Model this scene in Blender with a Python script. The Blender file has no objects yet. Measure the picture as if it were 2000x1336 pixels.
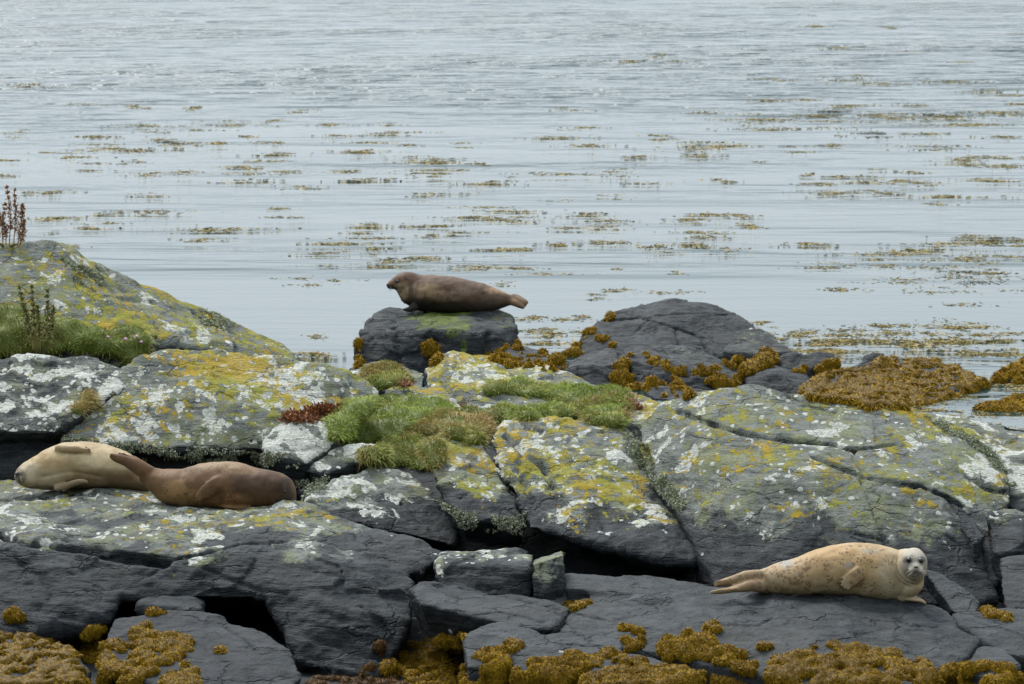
import bpy, bmesh, math, random, time
import numpy as np
from mathutils import Vector, Matrix
from mathutils.bvhtree import BVHTree
T0 = time.time()
random.seed(7); RNG = np.random.default_rng(11)
SC = bpy.context.scene
COL = SC.collection

# ------------------------------------------------------------------ camera, sky, sun, exposure
CAM = Vector((0.0, 0.0, 5.7)); FOC = 7042.0; PITCH = math.atan(868.0 / FOC)
cam_d = bpy.data.cameras.new('camera'); cam = bpy.data.objects.new('camera', cam_d); COL.objects.link(cam)
cam.location = CAM; cam.rotation_euler = (math.pi / 2 - PITCH, 0, 0)
cam_d.sensor_width = 36.0; cam_d.lens = 36.0 * FOC / 2000.0
cam_d.clip_start = 0.5; cam_d.clip_end = 9000.0
cam_d.dof.use_dof = True; cam_d.dof.focus_distance = 27.5; cam_d.dof.aperture_fstop = 8.0
SC.camera = cam

SUN_EL, SUN_ROT = math.radians(58), math.radians(-35)
world = bpy.data.worlds.new('World'); SC.world = world; world.use_nodes = True
wn = world.node_tree.nodes; wl = world.node_tree.links; wn.clear()
wo = wn.new('ShaderNodeOutputWorld'); bg = wn.new('ShaderNodeBackground')
sky = wn.new('ShaderNodeTexSky'); sky.sky_type = 'NISHITA'; sky.sun_disc = False
sky.sun_elevation = SUN_EL; sky.sun_rotation = SUN_ROT; sky.dust_density = 4.0; sky.air_density = 1.0
hs = wn.new('ShaderNodeHueSaturation'); hs.inputs['Saturation'].default_value = 0.22
mx = wn.new('ShaderNodeMix'); mx.data_type = 'RGBA'; mx.inputs['Factor'].default_value = 0.62
mx.inputs['B'].default_value = (5.7, 6.5, 7.1, 1)          # even cloud cover
wl.new(sky.outputs[0], hs.inputs['Color']); wl.new(hs.outputs[0], mx.inputs['A'])
gc = wn.new('ShaderNodeTexCoord'); gs = wn.new('ShaderNodeSeparateXYZ'); gm = wn.new('ShaderNodeMapRange'); gx = wn.new('ShaderNodeMix')
wl.new(gc.outputs['Generated'], gs.inputs[0]); wl.new(gs.outputs['Z'], gm.inputs['Value'])      # overcast: brighter overhead than at the horizon
gm.inputs['From Min'].default_value = 0.0; gm.inputs['From Max'].default_value = 1.0; gm.inputs['To Min'].default_value = 1.1; gm.inputs['To Max'].default_value = 1.75
gx.data_type = 'RGBA'; gx.blend_type = 'MULTIPLY'; gx.inputs['Factor'].default_value = 1.0
wl.new(mx.outputs['Result'], gx.inputs['A']); wl.new(gm.outputs[0], gx.inputs['B'])
wl.new(gx.outputs['Result'], bg.inputs['Color']); bg.inputs['Strength'].default_value = 0.08
wl.new(bg.outputs[0], wo.inputs['Surface'])

sun_d = bpy.data.lights.new('sun', 'SUN'); sun = bpy.data.objects.new('sun', sun_d); COL.objects.link(sun)
sun_d.energy = 1.5; sun_d.angle = math.radians(25); sun_d.color = (1.0, 0.97, 0.92)
_sd = Vector((math.sin(SUN_ROT) * math.cos(SUN_EL), math.cos(SUN_ROT) * math.cos(SUN_EL), math.sin(SUN_EL)))
sun.rotation_euler = _sd.to_track_quat('Z', 'Y').to_euler()

SC.view_settings.view_transform = 'Standard'; SC.view_settings.look = 'None'
SC.view_settings.gamma = 1.0; SC.view_settings.use_curve_mapping = False
SC.view_settings.exposure = 1.0
SC.render.engine = 'CYCLES'
SC.cycles.max_bounces = 6; SC.cycles.diffuse_bounces = 3; SC.cycles.glossy_bounces = 3
SC.cycles.transparent_max_bounces = 4; SC.cycles.filter_width = 1.5
SC.cycles.use_denoising = True
SC.cycles.use_adaptive_sampling = True

# ------------------------------------------------------------------ helpers
FW = Vector((0, math.cos(PITCH), -math.sin(PITCH))); UP = Vector((0, math.sin(PITCH), math.cos(PITCH)))
def ray(px, py):
    return FW + Vector((1, 0, 0)) * ((px - 1000.0) / FOC) + UP * ((668.0 - py) / FOC)
def at(px, py, Y):
    d = ray(px, py); return CAM + d * ((Y - CAM.y) / d.y)
def on_z(px, py, Z=0.0):
    d = ray(px, py); return CAM + d * ((Z - CAM.z) / d.z)

def _grad_noise():
    r = np.random.default_rng(5)
    perm = r.permutation(256).astype(np.int32); perm = np.concatenate([perm, perm, perm])
    g = r.normal(size=(256, 3)); g /= np.linalg.norm(g, axis=1)[:, None]
    return perm, g.astype(np.float32)
PERM, GRAD = _grad_noise()
def perlin(P):
    P = np.asarray(P, np.float32)
    i = np.floor(P); f = P - i; i = i.astype(np.int32) & 255
    u = f * f * f * (f * (f * 6 - 15) + 10)
    out = 0
    for dx in (0, 1):
        wx = u[:, 0] if dx else 1 - u[:, 0]
        a = PERM[i[:, 0] + dx]
        for dy in (0, 1):
            wy = u[:, 1] if dy else 1 - u[:, 1]
            b = PERM[a + i[:, 1] + dy]
            for dz in (0, 1):
                wz = u[:, 2] if dz else 1 - u[:, 2]
                g = GRAD[PERM[b + i[:, 2] + dz] & 255]
                d = g[:, 0] * (f[:, 0] - dx) + g[:, 1] * (f[:, 1] - dy) + g[:, 2] * (f[:, 2] - dz)
                out = out + wx * wy * wz * d
    return out * 1.6
def fbm(P, oct=3, gain=.5):
    s = 0; a = 1.0
    for k in range(oct):
        s = s + a * perlin(P * (2.03 ** k) + 17.3 * k); a *= gain
    return s
def sstep(a, b, x):
    t = np.clip((x - a) / (b - a), 0, 1); return t * t * (3 - 2 * t)

def mesh_np(name, V, F):
    """V (N,3); F list of index arrays of shape (M,3) and/or (M,4)."""
    me = bpy.data.meshes.new(name)
    V = np.asarray(V, np.float32)
    F = [np.asarray(f, np.int32) for f in (F if isinstance(F, (list, tuple)) else [F]) if len(f)]
    me.vertices.add(len(V)); me.vertices.foreach_set('co', V.ravel())
    li = np.concatenate([f.ravel() for f in F]); ls = []; o = 0
    for f in F:
        ls.append(np.arange(len(f)) * f.shape[1] + o); o += f.size
    me.loops.add(len(li)); me.loops.foreach_set('vertex_index', li)
    ls = np.concatenate(ls).astype(np.int32)
    me.polygons.add(len(ls)); me.polygons.foreach_set('loop_start', ls)
    me.update(calc_edges=True); me.validate()
    return me
def get_co(me):
    a = np.empty(len(me.vertices) * 3, np.float32); me.vertices.foreach_get('co', a); return a.reshape(-1, 3)
def get_no(me):
    a = np.empty(len(me.vertices) * 3, np.float32); me.vertices.foreach_get('normal', a)
    return a.reshape(-1, 3)
def set_co(me, a):
    me.vertices.foreach_set('co', np.ascontiguousarray(a, np.float32).ravel()); me.update()
def fattr(me, name, vals):
    at_ = me.attributes.new(name, 'FLOAT', 'POINT'); at_.data.foreach_set('value', np.ascontiguousarray(vals, np.float32))
def cattr(me, name, rgb):
    at_ = me.attributes.new(name, 'FLOAT_COLOR', 'POINT')
    c = np.ones((len(rgb), 4), np.float32); c[:, :3] = rgb; at_.data.foreach_set('color', c.ravel())
def smooth_shade(me, v=True):
    me.polygons.foreach_set('use_smooth', np.full(len(me.polygons), v))
def link(name, me, mat=None, parent=None, loc=None, **props):
    o = bpy.data.objects.new(name, me); COL.objects.link(o)
    if mat is not None and me is not None and not len(me.materials): me.materials.append(mat)
    if loc is not None: o.location = loc
    if parent is not None: o.parent = parent
    for k, v in props.items(): o[k] = v
    return o
def rebase(o):
    """move the object's origin to the middle of its base without moving its geometry"""
    co = get_co(o.data); mn, mxx = co.min(0), co.max(0)
    b = np.array([(mn[0] + mxx[0]) / 2, (mn[1] + mxx[1]) / 2, mn[2]], np.float32)
    set_co(o.data, co - b); o.location = Vector(b.tolist()); return o

def remesh(me, voxel, smooth=0, factor=.5):
    o = bpy.data.objects.new('tmp', me); COL.objects.link(o)
    m = o.modifiers.new('r', 'REMESH'); m.mode = 'VOXEL'; m.voxel_size = voxel
    if smooth:
        s = o.modifiers.new('s', 'SMOOTH'); s.factor = factor; s.iterations = smooth
    dg = bpy.context.evaluated_depsgraph_get()
    out = bpy.data.meshes.new_from_object(o.evaluated_get(dg))
    bpy.data.objects.remove(o); bpy.data.meshes.remove(me)
    return out

# ------------------------------------------------------------------ node helpers
class NT:
    def __init__(s, name):
        s.m = bpy.data.materials.new(name); s.m.use_nodes = True
        s.n = s.m.node_tree.nodes; s.l = s.m.node_tree.links; s.n.clear()
        s.out = s.n.new('ShaderNodeOutputMaterial'); s.b = s.n.new('ShaderNodeBsdfPrincipled')
        s.l.new(s.b.outputs[0], s.out.inputs['Surface'])
    def inp(s, sock, v):
        if isinstance(v, bpy.types.NodeSocket): s.l.new(v, sock)
        elif isinstance(v, (tuple, list)) and len(v) == 3 and sock.type == 'RGBA': sock.default_value = (*v, 1)
        else: sock.default_value = v
    def pos(s): return s.n.new('ShaderNodeNewGeometry').outputs['Position']
    def objco(s): return s.n.new('ShaderNodeTexCoord').outputs['Object']
    def attr(s, name, col=False):
        a = s.n.new('ShaderNodeAttribute'); a.attribute_name = name
        return a.outputs['Color'] if col else a.outputs['Fac']
    def mapping(s, v, scale=(1, 1, 1), rot=(0, 0, 0), loc=(0, 0, 0)):
        m = s.n.new('ShaderNodeMapping'); s.l.new(v, m.inputs[0]); m.inputs['Scale'].default_value = scale
        m.inputs['Rotation'].default_value = rot; m.inputs['Location'].default_value = loc; return m.outputs[0]
    def noise(s, v, scale, detail=4, rough=.55, dist=0):
        n = s.n.new('ShaderNodeTexNoise'); s.l.new(v, n.inputs['Vector']); n.inputs['Scale'].default_value = scale
        n.inputs['Detail'].default_value = detail; n.inputs['Roughness'].default_value = rough
        n.inputs['Distortion'].default_value = dist; return n.outputs['Fac']
    def voro(s, v, scale, feature='F1', out='Distance', rnd=1):
        n = s.n.new('ShaderNodeTexVoronoi'); n.feature = feature; s.l.new(v, n.inputs['Vector'])
        n.inputs['Scale'].default_value = scale; n.inputs['Randomness'].default_value = rnd; return n.outputs[out]
    def math(s, op, a, b=0.0, c=None, clamp=False):
        n = s.n.new('ShaderNodeMath'); n.operation = op; n.use_clamp = clamp
        s.inp(n.inputs[0], a); s.inp(n.inputs[1], b)
        if c is not None: s.inp(n.inputs[2], c)
        return n.outputs[0]
    def step(s, x, a, b):
        n = s.n.new('ShaderNodeMapRange'); n.interpolation_type = 'SMOOTHSTEP'
        s.inp(n.inputs['Value'], x); s.inp(n.inputs['From Min'], a); s.inp(n.inputs['From Max'], b); return n.outputs[0]
    def mix(s, f, a, b, mode='MIX'):
        n = s.n.new('ShaderNodeMix'); n.data_type = 'RGBA'; n.blend_type = mode
        s.inp(n.inputs['Factor'], f); s.inp(n.inputs['A'], a); s.inp(n.inputs['B'], b); return n.outputs['Result']
    def bump(s, h, strength=.5, dist=.01, normal=None):
        n = s.n.new('ShaderNodeBump'); s.inp(n.inputs['Height'], h); n.inputs['Strength'].default_value = strength
        n.inputs['Distance'].default_value = dist
        if normal is not None: s.l.new(normal, n.inputs['Normal'])
        return n.outputs[0]
    def vadd(s, a, b, k=1.0):
        n = s.n.new('ShaderNodeVectorMath'); n.operation = 'MULTIPLY_ADD'
        s.inp(n.inputs[0], b); n.inputs[1].default_value = (k, k, k); s.inp(n.inputs[2], a); return n.outputs[0]
    def set(s, **k):
        for kk, v in k.items(): s.inp(s.b.inputs[kk.replace('_', ' ')], v)
        return s.m

# ------------------------------------------------------------------ materials
def mat_rock():
    t = NT('schist_with_lichen'); p = t.pos()
    wn_ = t.n.new('ShaderNodeTexNoise'); t.l.new(p, wn_.inputs['Vector']); wn_.inputs['Scale'].default_value = 11
    wn_.inputs['Detail'].default_value = 4
    pw = t.vadd(p, wn_.outputs['Color'], .07)
    big = t.noise(p, 1.5, 4); mid = t.noise(p, 8, 5, .65); fine = t.noise(p, 45, 5, .65)
    st = t.noise(t.mapping(p, (2.2, 3.5, 22), (.25, .3, 0)), 1.7, 6, .66)
    tone = t.math('ADD', t.math('MULTIPLY', mid, .45), t.math('MULTIPLY', st, .55))
    tone = t.math('ADD', t.math('MULTIPLY', tone, .75), t.math('MULTIPLY', fine, .25))
    base = t.mix(t.step(tone, .36, .64), (.0085, .0105, .0120), (.050, .058, .064))
    base = t.mix(t.step(big, .4, .7), base, t.mix(.4, base, (.052, .051, .047)))
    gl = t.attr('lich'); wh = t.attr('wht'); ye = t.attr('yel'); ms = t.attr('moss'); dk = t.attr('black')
    base = t.mix(t.math('MULTIPLY', dk, .92), base, t.mix(t.step(tone, .36, .66), (.006, .0075, .009), (.024, .028, .033)))  # dark tone: black lichen zone plus shade painted on steep faces
    patchy = t.noise(p, 1.15, 3)
    # grey-green crust
    n1 = t.noise(pw, 7, 7, .72)
    f1 = t.step(t.math('ADD', n1, gl), .78, .98)
    crust = t.mix(t.step(tone, .38, .62), (.095, .105, .098), (.25, .265, .24))
    crust = t.mix(t.step(t.noise(p, 4.3, 4), .45, .65), crust, t.mix(fine, (.15, .165, .09), (.29, .30, .19)))
    c = t.mix(t.math('MULTIPLY', f1, .85), base, crust)
    # white patches, ragged, with small round rosettes
    n2 = t.noise(t.vadd(p, wn_.outputs['Color'], .035), 5.2, 6, .60)
    w = t.math('ADD', n2, t.math('MULTIPLY', t.math('SUBTRACT', patchy, .5), .55)); w = t.math('ADD', w, t.math('MULTIPLY', wh, .42))
    f2 = t.step(w, .725, .75)
    vt = t.n.new('ShaderNodeTexVoronoi'); t.l.new(t.vadd(p, wn_.outputs['Color'], .035), vt.inputs['Vector']); vt.inputs['Scale'].default_value = 15
    vc = t.n.new('ShaderNodeSeparateColor'); t.l.new(vt.outputs['Color'], vc.inputs[0])
    rad = t.math('MULTIPLY', t.math('MULTIPLY', t.math('POWER', vc.outputs[0], 2.2), .62), t.step(t.math('ADD', wh, t.math('MULTIPLY', t.math('SUBTRACT', t.noise(p, 2.3, 3), .5), .5)), .08, .5))
    w3 = t.math('SUBTRACT', t.math('ADD', rad, t.math('MULTIPLY', t.math('SUBTRACT', fine, .5), .16)), vt.outputs['Distance'])
    f3 = t.math('MULTIPLY', t.step(w3, .0, .05), t.step(wh, .04, .12))
    f2 = t.math('MAXIMUM', f2, f3)
    white = t.mix(t.step(fine, .3, .7), (.31, .33, .30), (.62, .62, .57))
    c = t.mix(t.math('MULTIPLY', f2, .92), c, white)
    # yellow / orange
    n4 = t.noise(t.vadd(p, wn_.outputs['Color'], .04), 11, 7, .72)
    n4 = t.math('ADD', n4, t.math('MULTIPLY', t.math('SUBTRACT', t.noise(p, 1.9, 3), .5), .42))
    f4 = t.step(t.math('ADD', n4, t.math('MULTIPLY', ye, .62)), .715, .765)
    hue = t.noise(p, 2.1, 3)
    yel = t.mix(t.step(hue, .42, .62), t.mix(fine, (.15, .15, .018), (.31, .295, .035)), t.mix(fine, (.22, .15, .008), (.41, .285, .016)))
    c = t.mix(t.math('MULTIPLY', f4, .90), c, yel)
    # green moss / weed film
    n5 = t.noise(pw, 5, 6, .65)
    f5 = t.step(t.math('ADD', n5, t.math('MULTIPLY', ms, .6)), .84, 1.05)
    c = t.mix(t.math('MULTIPLY', f5, .9), c, t.mix(t.step(tone, .38, .62), (.022, .034, .008), t.mix(fine, (.07, .10, .012), (.15, .185, .022))))
    sp = t.voro(p, 70); f6 = t.math('MULTIPLY', t.step(sp, .10, .06), t.step(t.noise(p, 2.2, 3), .55, .68))
    c = t.mix(t.math('MULTIPLY', f6, .4), c, (.30, .30, .28))
    h = t.math('ADD', t.math('MULTIPLY', st, 1.1), t.math('MULTIPLY', fine, .55))
    h = t.math('ADD', h, t.math('MULTIPLY', mid, .9))
    h = t.math('ADD', h, t.math('MULTIPLY', t.math('MAXIMUM', f2, f4), .18))
    h = t.math('ADD', h, t.math('MULTIPLY', f1, t.math('MULTIPLY', fine, .5)))
    ce = t.voro(t.vadd(t.mapping(p, (1.6, 2.2, 4.5), (.2, .3, .1)), wn_.outputs['Color'], .25), 1.3, 'DISTANCE_TO_EDGE')
    cm = t.math('MULTIPLY', t.step(ce, .035, .0), t.step(t.noise(p, 2.7, 3), .46, .6))
    h = t.math('SUBTRACT', h, t.math('MULTIPLY', cm, 1.3))
    ro = t.math('ADD', .58, t.math('MULTIPLY', f1, .28))
    return t.set(Base_Color=c, Roughness=ro, Normal=t.bump(h, .9, .028), Specular_IOR_Level=.19)
M_ROCK = mat_rock()

def mat_water():
    t = NT('sea_water'); p = t.pos()
    sy = t.n.new('ShaderNodeSeparateXYZ'); t.l.new(p, sy.inputs[0])
    far = t.step(t.math('ADD', sy.outputs['Y'], t.math('MULTIPLY', t.math('SUBTRACT', t.noise(t.mapping(p, (.03, .05, 1)), 1, 3), .5), 90)), 68, 120)
    gust = t.step(t.noise(t.mapping(p, (.05, .06, 1)), 1, 3), .38, .62)
    rip = t.noise(t.mapping(p, (.5, .75, 1), (0, 0, .15)), 1.0, 4, .5)
    calm = t.noise(t.mapping(p, (.20, .85, 1), (0, 0, .02)), 1.0, 3, .5, .6)
    calm2 = t.noise(t.mapping(p, (.5, 2.6, 1), (0, 0, -.03)), 1.0, 3, .55)
    band = t.step(t.noise(t.mapping(p, (.03, .11, 1)), 1, 2), .42, .60)
    h = t.math('MULTIPLY', rip, t.math('MULTIPLY', far, t.math('ADD', .45, t.math('MULTIPLY', gust, 1.1))))
    h = t.math('ADD', h, t.math('MULTIPLY', calm, t.math('ADD', .016, t.math('MULTIPLY', band, .20))))
    h = t.math('ADD', h, t.math('MULTIPLY', calm2, t.math('ADD', .006, t.math('MULTIPLY', band, .014))))
    h = t.math('ADD', h, t.math('MULTIPLY', t.noise(p, 3.5, 4), .006))
    return t.set(Base_Color=(.010, .036, .040), Roughness=.05, IOR=1.33, Normal=t.bump(h, 1.0, 1.0))
M_WATER = mat_water()

# ------------------------------------------------------------------ water (structure)
def grid_axis_y():
    ys = [22.0]; 
    while ys[-1] < 200: ys.append(ys[-1] + max(.07, .0035 * ys[-1]))
    while ys[-1] < 6000: ys.append(ys[-1] * 1.12)
    return np.array(ys)
def build_water():
    ys = grid_axis_y(); ys = np.concatenate([[-300, -50, 0, 10, 18], ys])
    xs = np.linspace(-22, 22, 110); ex = np.array([30, 45, 70, 120, 250, 600, 1500, 4000.])
    xs = np.concatenate([-ex[::-1], xs, ex])
    X, Y = np.meshgrid(xs, ys)
    P = np.stack([X.ravel(), Y.ravel(), np.zeros(X.size)], 1)
    env = sstep(24, 45, P[:, 1]) * (1 - sstep(170, 260, P[:, 1])) 
    calm = sstep(-.35, .45, perlin(P * [.04, .07, 1] + 3.1))
    sw = perlin(P * [.035, .42, 1] + 9) * .55 + perlin(P * [.07, .95, 1] + 2) * .35 + perlin(P * [.16, 2.1, 1]) * .12
    chop = perlin(P * [.28, .9, 1] + 5) + .5 * perlin(P * [.7, 2.1, 1] + 8)
    far = sstep(60, 120, P[:, 1])
    P[:, 2] = env * (sw * (.006 + .030 * far) * (.3 + calm) + chop * .03 * far)
    ny, nx = X.shape
    a = (np.arange(ny - 1)[:, None] * nx + np.arange(nx - 1)[None]).ravel()
    me = mesh_np('sea_water', P, [np.stack([a, a + 1, a + nx + 1, a + nx], 1)])
    smooth_shade(me)
    link('sea_water', me, M_WATER, kind='structure')
build_water()

# ------------------------------------------------------------------ shore bed (structure)
def bed_z(P):
    prof_y = [10, 21, 23, 24.3, 26, 28, 29.5, 31, 32.5, 33.5, 35, 36.5, 38, 42, 52, 75]
    prof_z = [-2.2, -.6, -.05, .03, .05, .22, .70, 1.0, 1.0, .75, .3, .0, -.25, -.5, -1.6, -2.6]
    z = np.interp(P[:, 1], prof_y, prof_z)
    z = z + .22 * np.exp(-((P[:, 0] + .9) / 1.5) ** 2 - ((P[:, 1] - 31.0) / 1.2) ** 2)
    z = z - 1.4 * sstep(2.3, 3.3, P[:, 0]) * sstep(30.3, 31.8, P[:, 1])
    return z + fbm(P * [.9, .9, 1], 3) * .05 + fbm(P * 5, 2) * .02
def build_bed():
    xs = np.linspace(-9, 9, 180); ys = np.linspace(18, 60, 240)
    X, Y = np.meshgrid(xs, ys); P = np.stack([X.ravel(), Y.ravel(), np.zeros(X.size)], 1)
    P[:, 2] = bed_z(P); P[:, 2] -= 1.5 * sstep(6.5, 9, np.abs(P[:, 0]))
    ny, nx = X.shape; a = (np.arange(ny - 1)[:, None] * nx + np.arange(nx - 1)[None]).ravel()
    me = mesh_np('shore_bed', P, [np.stack([a, a + 1, a + nx + 1, a + nx], 1)]); smooth_shade(me)
    n = len(P)
    for k in ('lich', 'wht', 'yel', 'moss'): fattr(me, k, np.zeros(n))
    fattr(me, 'black', np.ones(n))
    return link('shore_bed', me, M_ROCK, kind='structure')
BED = build_bed()

# ------------------------------------------------------------------ unseen hillside behind the camera, added to block low sky light (structure)
def build_hill_blocker():
    xs = np.concatenate([np.linspace(-400, -60, 20), np.linspace(-50, 50, 41), np.linspace(60, 400, 20)]); ys = np.concatenate([np.linspace(-260, -40, 24), np.linspace(-36, 9, 30)])
    X, Y = np.meshgrid(xs, ys); P = np.stack([X.ravel(), Y.ravel(), np.zeros(X.size)], 1)
    P[:, 2] = np.interp(P[:, 1], [-260, -120, -60, -25, -8, 0, 4, 9], [62, 48, 30, 13, 5.6, 3.9, 2.0, -2.5]) + fbm(P * [.03, .03, 1], 3) * 2.2 * sstep(-6, -40, P[:, 1])
    ny, nx = X.shape; a = (np.arange(ny - 1)[:, None] * nx + np.arange(nx - 1)[None]).ravel()
    me = mesh_np('added_hill_blocker', P, [np.stack([a, a + 1, a + nx + 1, a + nx], 1)]); smooth_shade(me)
    t = NT('hill_blocker_grass'); n = t.noise(t.pos(), .4, 5); m = t.set(Base_Color=t.mix(n, (.045, .06, .018), (.09, .10, .035)), Roughness=.9)
    link('added_hill_blocker', me, m, kind='structure')
build_hill_blocker()

# ------------------------------------------------------------------ rocks
BVHS = []          # (bvh, object)
def add_bvh(o):
    me = o.data; co = get_co(me) + np.array(o.location, np.float32)
    BVHS.append((o, BVHTree.FromPolygons([tuple(v) for v in co.tolist()], [tuple(p.vertices) for p in me.polygons])))
def cast(px, py, only=None):
    d = ray(px, py).normalized(); best = None
    for o, b in BVHS:
        if only and o not in only: continue
        h = b.ray_cast(CAM, d)
        if h[0] is not None and (best is None or h[3] < best[2]): best = (h[0], h[1], h[3], o)
    return best

def cast_mesh(co, me, px, py):
    b = BVHTree.FromPolygons([tuple(v) for v in co.tolist()], [tuple(p.vertices) for p in me.polygons]); h = b.ray_cast(CAM, ray(px, py).normalized())
    return None if h[0] is None else np.array(h[0][:])
def hull_mesh(hulls, drop, under, ymap=None):
    bm = bmesh.new()
    for h in hulls:
        opt = {}
        if isinstance(h, dict): opt = h; h = h['p']
        d = opt.get('drop', drop); u = opt.get('under', under); back = opt.get('back', None)
        pts = [at(p[0], p[1], ymap[0] + (p[2] - ymap[1]) * ymap[2]) if ymap else at(*p) for p in h]
        if back:
            pts += [p + Vector((0, back[0], -back[1])) for p in list(pts)]
        if d:
            c = sum(pts, Vector()) / len(pts)
            pts += [Vector((p.x + (c.x - p.x) * .12, p.y + u, p.z - d)) for p in list(pts)]
        b2 = bmesh.new()
        vs = [b2.verts.new(p) for p in pts]
        r = bmesh.ops.convex_hull(b2, input=vs)
        bmesh.ops.delete(b2, geom=[g for g in set(r['geom_interior'] + r['geom_unused']) if isinstance(g, bmesh.types.BMVert)], context='VERTS')
        bmesh.ops.recalc_face_normals(b2, faces=b2.faces[:])
        tm = bpy.data.meshes.new('h'); b2.to_mesh(tm); b2.free(); bm.from_mesh(tm); bpy.data.meshes.remove(tm)
    me = bpy.data.meshes.new('hull'); bm.to_mesh(me); bm.free(); return me

def seg_dist(P, A, B):
    AB = B - A; L = (AB * AB).sum() + 1e-9
    t = np.clip(((P - A) @ AB) / L, 0, 1)
    return np.linalg.norm(P - (A + t[:, None] * AB), axis=1)

ROCKS = {}
add_bvh(BED)
def rock(key, name, label, hulls, vox=.022, sm=6, amp=1.0, drop=.5, under=0.0, cracks=(), z0=.5, zw=.22, lich=.5, wht=.45, yel=.4,
         moss=0.0, black=None, strata=1.0, cat='rock', group=None, ymap=None, frac=1.0, mossb=()):
    if z0 < 1.5: z0 += .4
    vox *= 1.22 if vox < .0155 else 1.1
    me = remesh(hull_mesh(hulls, drop, under, ymap), vox, sm)
    co = get_co(me).astype(np.float64); no = get_no(me).astype(np.float64)
    seed = (hash_key(key) % 97) * 1.7
    Q = co + seed
    d = fbm(Q * 1.3, 2) * .055 + (0.5 - np.abs(perlin(Q * 2.6))) * .030 + fbm(Q * 7, 2) * .014 + fbm(Q * 20, 2) * .005
    tilt = co[:, 2] * .93 + co[:, 0] * .22 + co[:, 1] * .28
    lay = perlin(np.stack([co[:, 0] * 1.1, co[:, 1] * 1.3, tilt * 11], 1) + seed)
    lay2 = perlin(np.stack([co[:, 0] * 2.5, co[:, 1] * 2.5, tilt * 30], 1) + seed)
    # angular breaks: cells of stone standing a little proud of each other
    rg = np.random.default_rng(hash_key(key)); lo, hi = co.min(0), co.max(0); nc = int(np.clip(np.prod((hi - lo) + .3) / .05, 12, 160))
    cc = lo + rg.random((nc, 3)) * (hi - lo); sc_ = np.array([.75, .9, 1.5]); wq = co + np.stack([perlin(Q * 3), perlin(Q * 3 + 9), perlin(Q * 3 + 21)], 1) * .08
    best = np.full(len(co), 1e9); bi = np.zeros(len(co), int)
    for i_ in range(nc):
        dd = (((wq - cc[i_]) * sc_) ** 2).sum(1); m_ = dd < best; best[m_] = dd[m_]; bi[m_] = i_
    cd = rg.normal(size=(nc, 3)); cd /= np.linalg.norm(cd, axis=1)[:, None]; cof = rg.normal(size=nc) * .008
    d += frac * (cof[bi] + .05 * ((co - cc[bi]) * cd[bi]).sum(1))
    xs_ = tilt * 6.5 + .9 * perlin(Q * 1.3) + .25 * perlin(Q * 4); saw = xs_ - np.floor(xs_)
    d += strata * ((saw - .5) * .030 * sstep(-.15, .35, perlin(Q * 1.2 + 31)) + lay * .006 + lay2 * .004)
    co2 = co + no * (d * amp)[:, None]
    set_co(me, co2)
    # cracks: polylines laid on the stone and cut into it
    if cracks:
        tmp = BVHTree.FromPolygons([tuple(v) for v in co2.tolist()], [tuple(p.vertices) for p in me.polygons])
        co3 = co2.copy(); wob = perlin(co2 * 9) * .012 + perlin(co2 * 25) * .006
        for line, wid, dep in cracks:
            pts = []
            for (a, b) in zip(line[:-1], line[1:]):
                for k in range(8):
                    f = k / 8; pts.append((a[0] + (b[0] - a[0]) * f, a[1] + (b[1] - a[1]) * f))
            pts.append(line[-1]); W = []
            for q in pts:
                h = tmp.ray_cast(CAM, ray(*q).normalized())
                if h[0] is not None and (not W or (h[0] - Vector(W[-1])).length < .8): W.append(tuple(h[0]))
            W = np.array(W)
            if len(W) < 2: continue
            lo, hi = W.min(0) - .2, W.max(0) + .2
            idx = np.where(((co2 > lo) & (co2 < hi)).all(1))[0]
            if not len(idx): continue
            dist = np.full(len(idx), 9.0)
            for a, b in zip(W[:-1], W[1:]): dist = np.minimum(dist, seg_dist(co2[idx], a, b))
            dist = np.abs(dist + wob[idx] * .7); wd = wid * .68
            fall = np.exp(-(dist / wd) ** 2) * (.8 + .5 * perlin(co2[idx] * 4))
            co3[idx] -= no[idx] * (fall * dep)[:, None]
        set_co(me, co3); co2 = co3
    no2 = get_no(me)
    n = len(co2); nz = no2[:, 2]
    hz = co2[:, 2] + fbm(co2 * 2.2 + 4, 3) * .16
    hm = sstep(z0 - zw * .5, z0 + zw, hz)
    up = sstep(-.25, .55, nz)
    L = hm * (.25 + .75 * up)
    fattr(me, 'lich', L * lich)
    e = np.zeros(n)
    fattr(me, 'wht', L * wht + 0)
    fattr(me, 'yel', hm * sstep(.2, .85, nz) * yel * (.8 + .35 * perlin(co2 * 1.1 + 7)))
    mo = moss * sstep(.1, .8, nz)
    for bx, by, rx, ry, st_ in mossb:
        c_ = cast_mesh(co2, me, bx, by)
        if c_ is not None:
            k_ = c_[1] / FOC; q_ = ((co2[:, 0] - c_[0]) / (rx * k_)) ** 2 + ((co2[:, 2] - c_[2]) / (ry * k_)) ** 2
            mo = np.maximum(mo, st_ * sstep(1.3, .4, np.sqrt(q_) + .5 * perlin(co2 * 5)))
    fattr(me, 'moss', np.clip(mo, 0, 1))
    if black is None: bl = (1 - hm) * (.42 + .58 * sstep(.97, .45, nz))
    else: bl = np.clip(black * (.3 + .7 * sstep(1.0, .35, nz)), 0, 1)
    fattr(me, 'black', bl)  # steep faces painted darker as shade, on top of the black lichen zone
    smooth_shade(me)
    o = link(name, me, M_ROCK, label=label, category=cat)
    if group: o['group'] = group
    rebase(o); add_bvh(o); ROCKS[key] = o
    return o
def hash_key(s): return sum((i + 1) * 31 * ord(c) for i, c in enumerate(s))
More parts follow.
